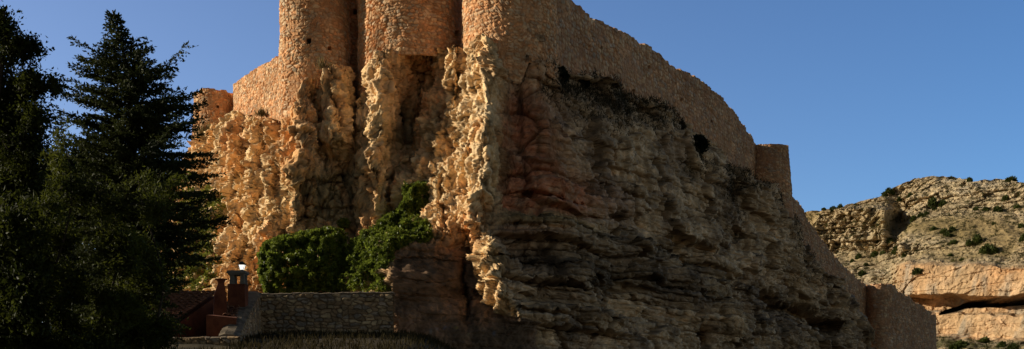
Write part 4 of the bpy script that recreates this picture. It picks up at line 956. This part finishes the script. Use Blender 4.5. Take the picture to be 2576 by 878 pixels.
# lantern on the chimney slab
lx, ly, lz = hx(605, Yc2), Yc2 + .28, hz(684, Yc2) + .055
lant = empty('lantern', (lx, ly, lz), 'white glazed lantern with a black peaked cap standing on the stone chimney slab', 'lantern')
m = MB(); m.box((lx, ly, lz + .02), (.15, .15, .04)); m.box((lx, ly, lz + .05), (.09, .09, .03)); m.build('base', M['blackm'], lant)
m = MB()
vs = []
for z, w_ in ((.065, .075), (.255, .125)):
    for k in range(4):
        a = math.pi / 4 + k * math.pi / 2 ; vs.append((lx + w_ * 1.3 * math.cos(a), ly + w_ * 1.3 * math.sin(a), lz + z))
m.add(vs, [(0, 1, 5, 4), (1, 2, 6, 5), (2, 3, 7, 6), (3, 0, 4, 7), (3, 2, 1, 0), (4, 5, 6, 7)]); m.build('glass', M['glass'], lant)
m = MB()
for k in range(4):
    a = math.pi / 4 + k * math.pi / 2
    m.tube([(lx + .1 * math.cos(a), ly + .1 * math.sin(a), lz + .06), (lx + .168 * math.cos(a), ly + .168 * math.sin(a), lz + .258)], [.008, .008], 5)
m.build('frame', M['blackm'], lant)
m = MB(); m.box((lx, ly, lz + .268), (.29, .29, .025)); m.box((lx, ly, lz + .33), (.25, .25, .10), 0, .45); m.tube([(lx, ly, lz + .37), (lx, ly, lz + .40), (lx, ly, lz + .43)], [.035, .03, .008], 8); m.build('cap', M['blackm'], lant)

# dry grass along the foot of the wall and cliff
rs = np.random.default_rng(5); n_ = 30000
gx_ = rs.uniform(-16, 9, n_); gy_ = rs.uniform(34, 53.2, n_)
kk = fbm(np.stack([gx_ * .5, gy_ * .5, gx_ * 0], -1), 3) > -.25
kk &= ~((gx_ < -10.2) & (gy_ > 42))
gx_, gy_ = gx_[kk], gy_[kk]; n_ = len(gx_)
i_ = np.searchsorted(gy, gy_) ; 
gz_ = ground_h(gx_, gy_)
Cn = np.stack([gx_, gy_, gz_ - .05], -1); L_ = .28 * (.4 + 1.0 * rs.random(n_))
o = link('dry_grass', leaf_mesh('dry_grass', Cn, rs.normal(size=Cn.shape) * .35 + np.array([0, 0, 1.]), L_, L_ * .09 + .01, rs), mat=M['lawn'])
tag(o, 'dull dry grass along the foot of the stone wall', 'grass', kind='stuff')

# ================================================================== LIGHT, SKY, CAMERA
EL, AZ = math.radians(21), math.radians(5)       # sun low on the left, a little behind the castle
S = Vector((-math.cos(AZ) * math.cos(EL), math.sin(AZ) * math.cos(EL), math.sin(EL)))
sun = bpy.data.lights.new('sun', 'SUN'); sun.energy = 5.0; sun.angle = math.radians(.5); sun.color = (1, .90, .70)
so = bpy.data.objects.new('sun', sun); col.objects.link(so); so.rotation_euler = S.to_track_quat('Z', 'Y').to_euler(); so.location = (-60, 20, 50)
w = bpy.data.worlds.new('World'); sc.world = w; w.use_nodes = True; nt = w.node_tree; nt.nodes.clear(); N = nt.nodes.new; L = nt.links.new
sk = N('ShaderNodeTexSky'); sk.sky_type = 'NISHITA'; sk.sun_disc = False; sk.sun_elevation = EL; sk.sun_rotation = math.atan2(S.x, S.y)
sk.air_density = 1.0; sk.dust_density = .3; sk.ozone_density = 2.0; sk.altitude = 1200
bg = N('ShaderNodeBackground'); bg.inputs[1].default_value = .10; ow = N('ShaderNodeOutputWorld')
ge = N('ShaderNodeNewGeometry'); sx = N('ShaderNodeSeparateXYZ'); L(ge.outputs['Incoming'], sx.inputs[0])   # Incoming points back along the ray
mr = N('ShaderNodeMapRange'); mr.inputs[1].default_value = .05; mr.inputs[2].default_value = -.75; mr.inputs[3].default_value = 0; mr.inputs[4].default_value = 1
L(sx.outputs[1], mr.inputs[0])
mc = N('ShaderNodeMix'); mc.data_type = 'RGBA'; mc.inputs[6].default_value = (.66, .54, .42, 1); mc.inputs[7].default_value = (1.30, 1.22, 1.42, 1)   # sky behind the viewer dimmed and warmed to shape the fill light
mx_ = N('ShaderNodeMapRange'); mx_.inputs[1].default_value = .4; mx_.inputs[2].default_value = -.4; mx_.inputs[3].default_value = 0; mx_.inputs[4].default_value = 1
L(sx.outputs[0], mx_.inputs[0])
mf = N('ShaderNodeMix'); mf.data_type = 'RGBA'; mf.inputs[6].default_value = (1.28, 1.24, 1.42, 1); mf.inputs[7].default_value = (.74, 1.06, 1.42, 1)   # paler towards the sun, deeper blue away from it
L(mx_.outputs[0], mf.inputs[0]); L(mf.outputs[2], mc.inputs[7])
L(mr.outputs[0], mc.inputs[0])
mu = N('ShaderNodeMix'); mu.data_type = 'RGBA'; mu.blend_type = 'MULTIPLY'; mu.inputs[0].default_value = 1
mz = N('ShaderNodeMapRange'); mz.inputs[1].default_value = -.36; mz.inputs[2].default_value = -.8; mz.inputs[3].default_value = 1; mz.inputs[4].default_value = .55   # overhead sky dimmed to cut the fill light
L(sx.outputs[2], mz.inputs[0])
ml = N('ShaderNodeMapRange'); ml.inputs[1].default_value = .45; ml.inputs[2].default_value = .85; ml.inputs[3].default_value = 1; ml.inputs[4].default_value = .45   # sky towards the sun dimmed to deepen the shade
L(sx.outputs[0], ml.inputs[0])
mrt = N('ShaderNodeMapRange'); mrt.inputs[1].default_value = -.45; mrt.inputs[2].default_value = -.8; mrt.inputs[3].default_value = 1; mrt.inputs[4].default_value = 1.15  # sky far to the right lifted to fill the shaded face
L(sx.outputs[0], mrt.inputs[0])
q1 = N('ShaderNodeMath'); q1.operation = 'MULTIPLY'; L(mz.outputs[0], q1.inputs[0]); L(ml.outputs[0], q1.inputs[1])
q2 = N('ShaderNodeMath'); q2.operation = 'MULTIPLY'; L(q1.outputs[0], q2.inputs[0]); L(mrt.outputs[0], q2.inputs[1])
vs_ = N('ShaderNodeVectorMath'); vs_.operation = 'SCALE'; L(sk.outputs[0], vs_.inputs[0]); L(q2.outputs[0], vs_.inputs['Scale'])
L(vs_.outputs[0], mu.inputs[6]); L(mc.outputs[2], mu.inputs[7]); L(mu.outputs[2], bg.inputs[0]); L(bg.outputs[0], ow.inputs[0])
cam = bpy.data.cameras.new('camera'); co = bpy.data.objects.new('camera', cam); col.objects.link(co); sc.camera = co
co.location = (0, 0, 0); co.rotation_euler = (math.radians(90), 0, 0)
cam.sensor_width = 36; cam.lens = 36 * F / 2576; cam.shift_y = (HZ - 439) / 2576; cam.clip_end = 8000; cam.clip_start = .1
sc.view_settings.view_transform = 'Standard'; sc.view_settings.look = 'None'; sc.view_settings.exposure = 0
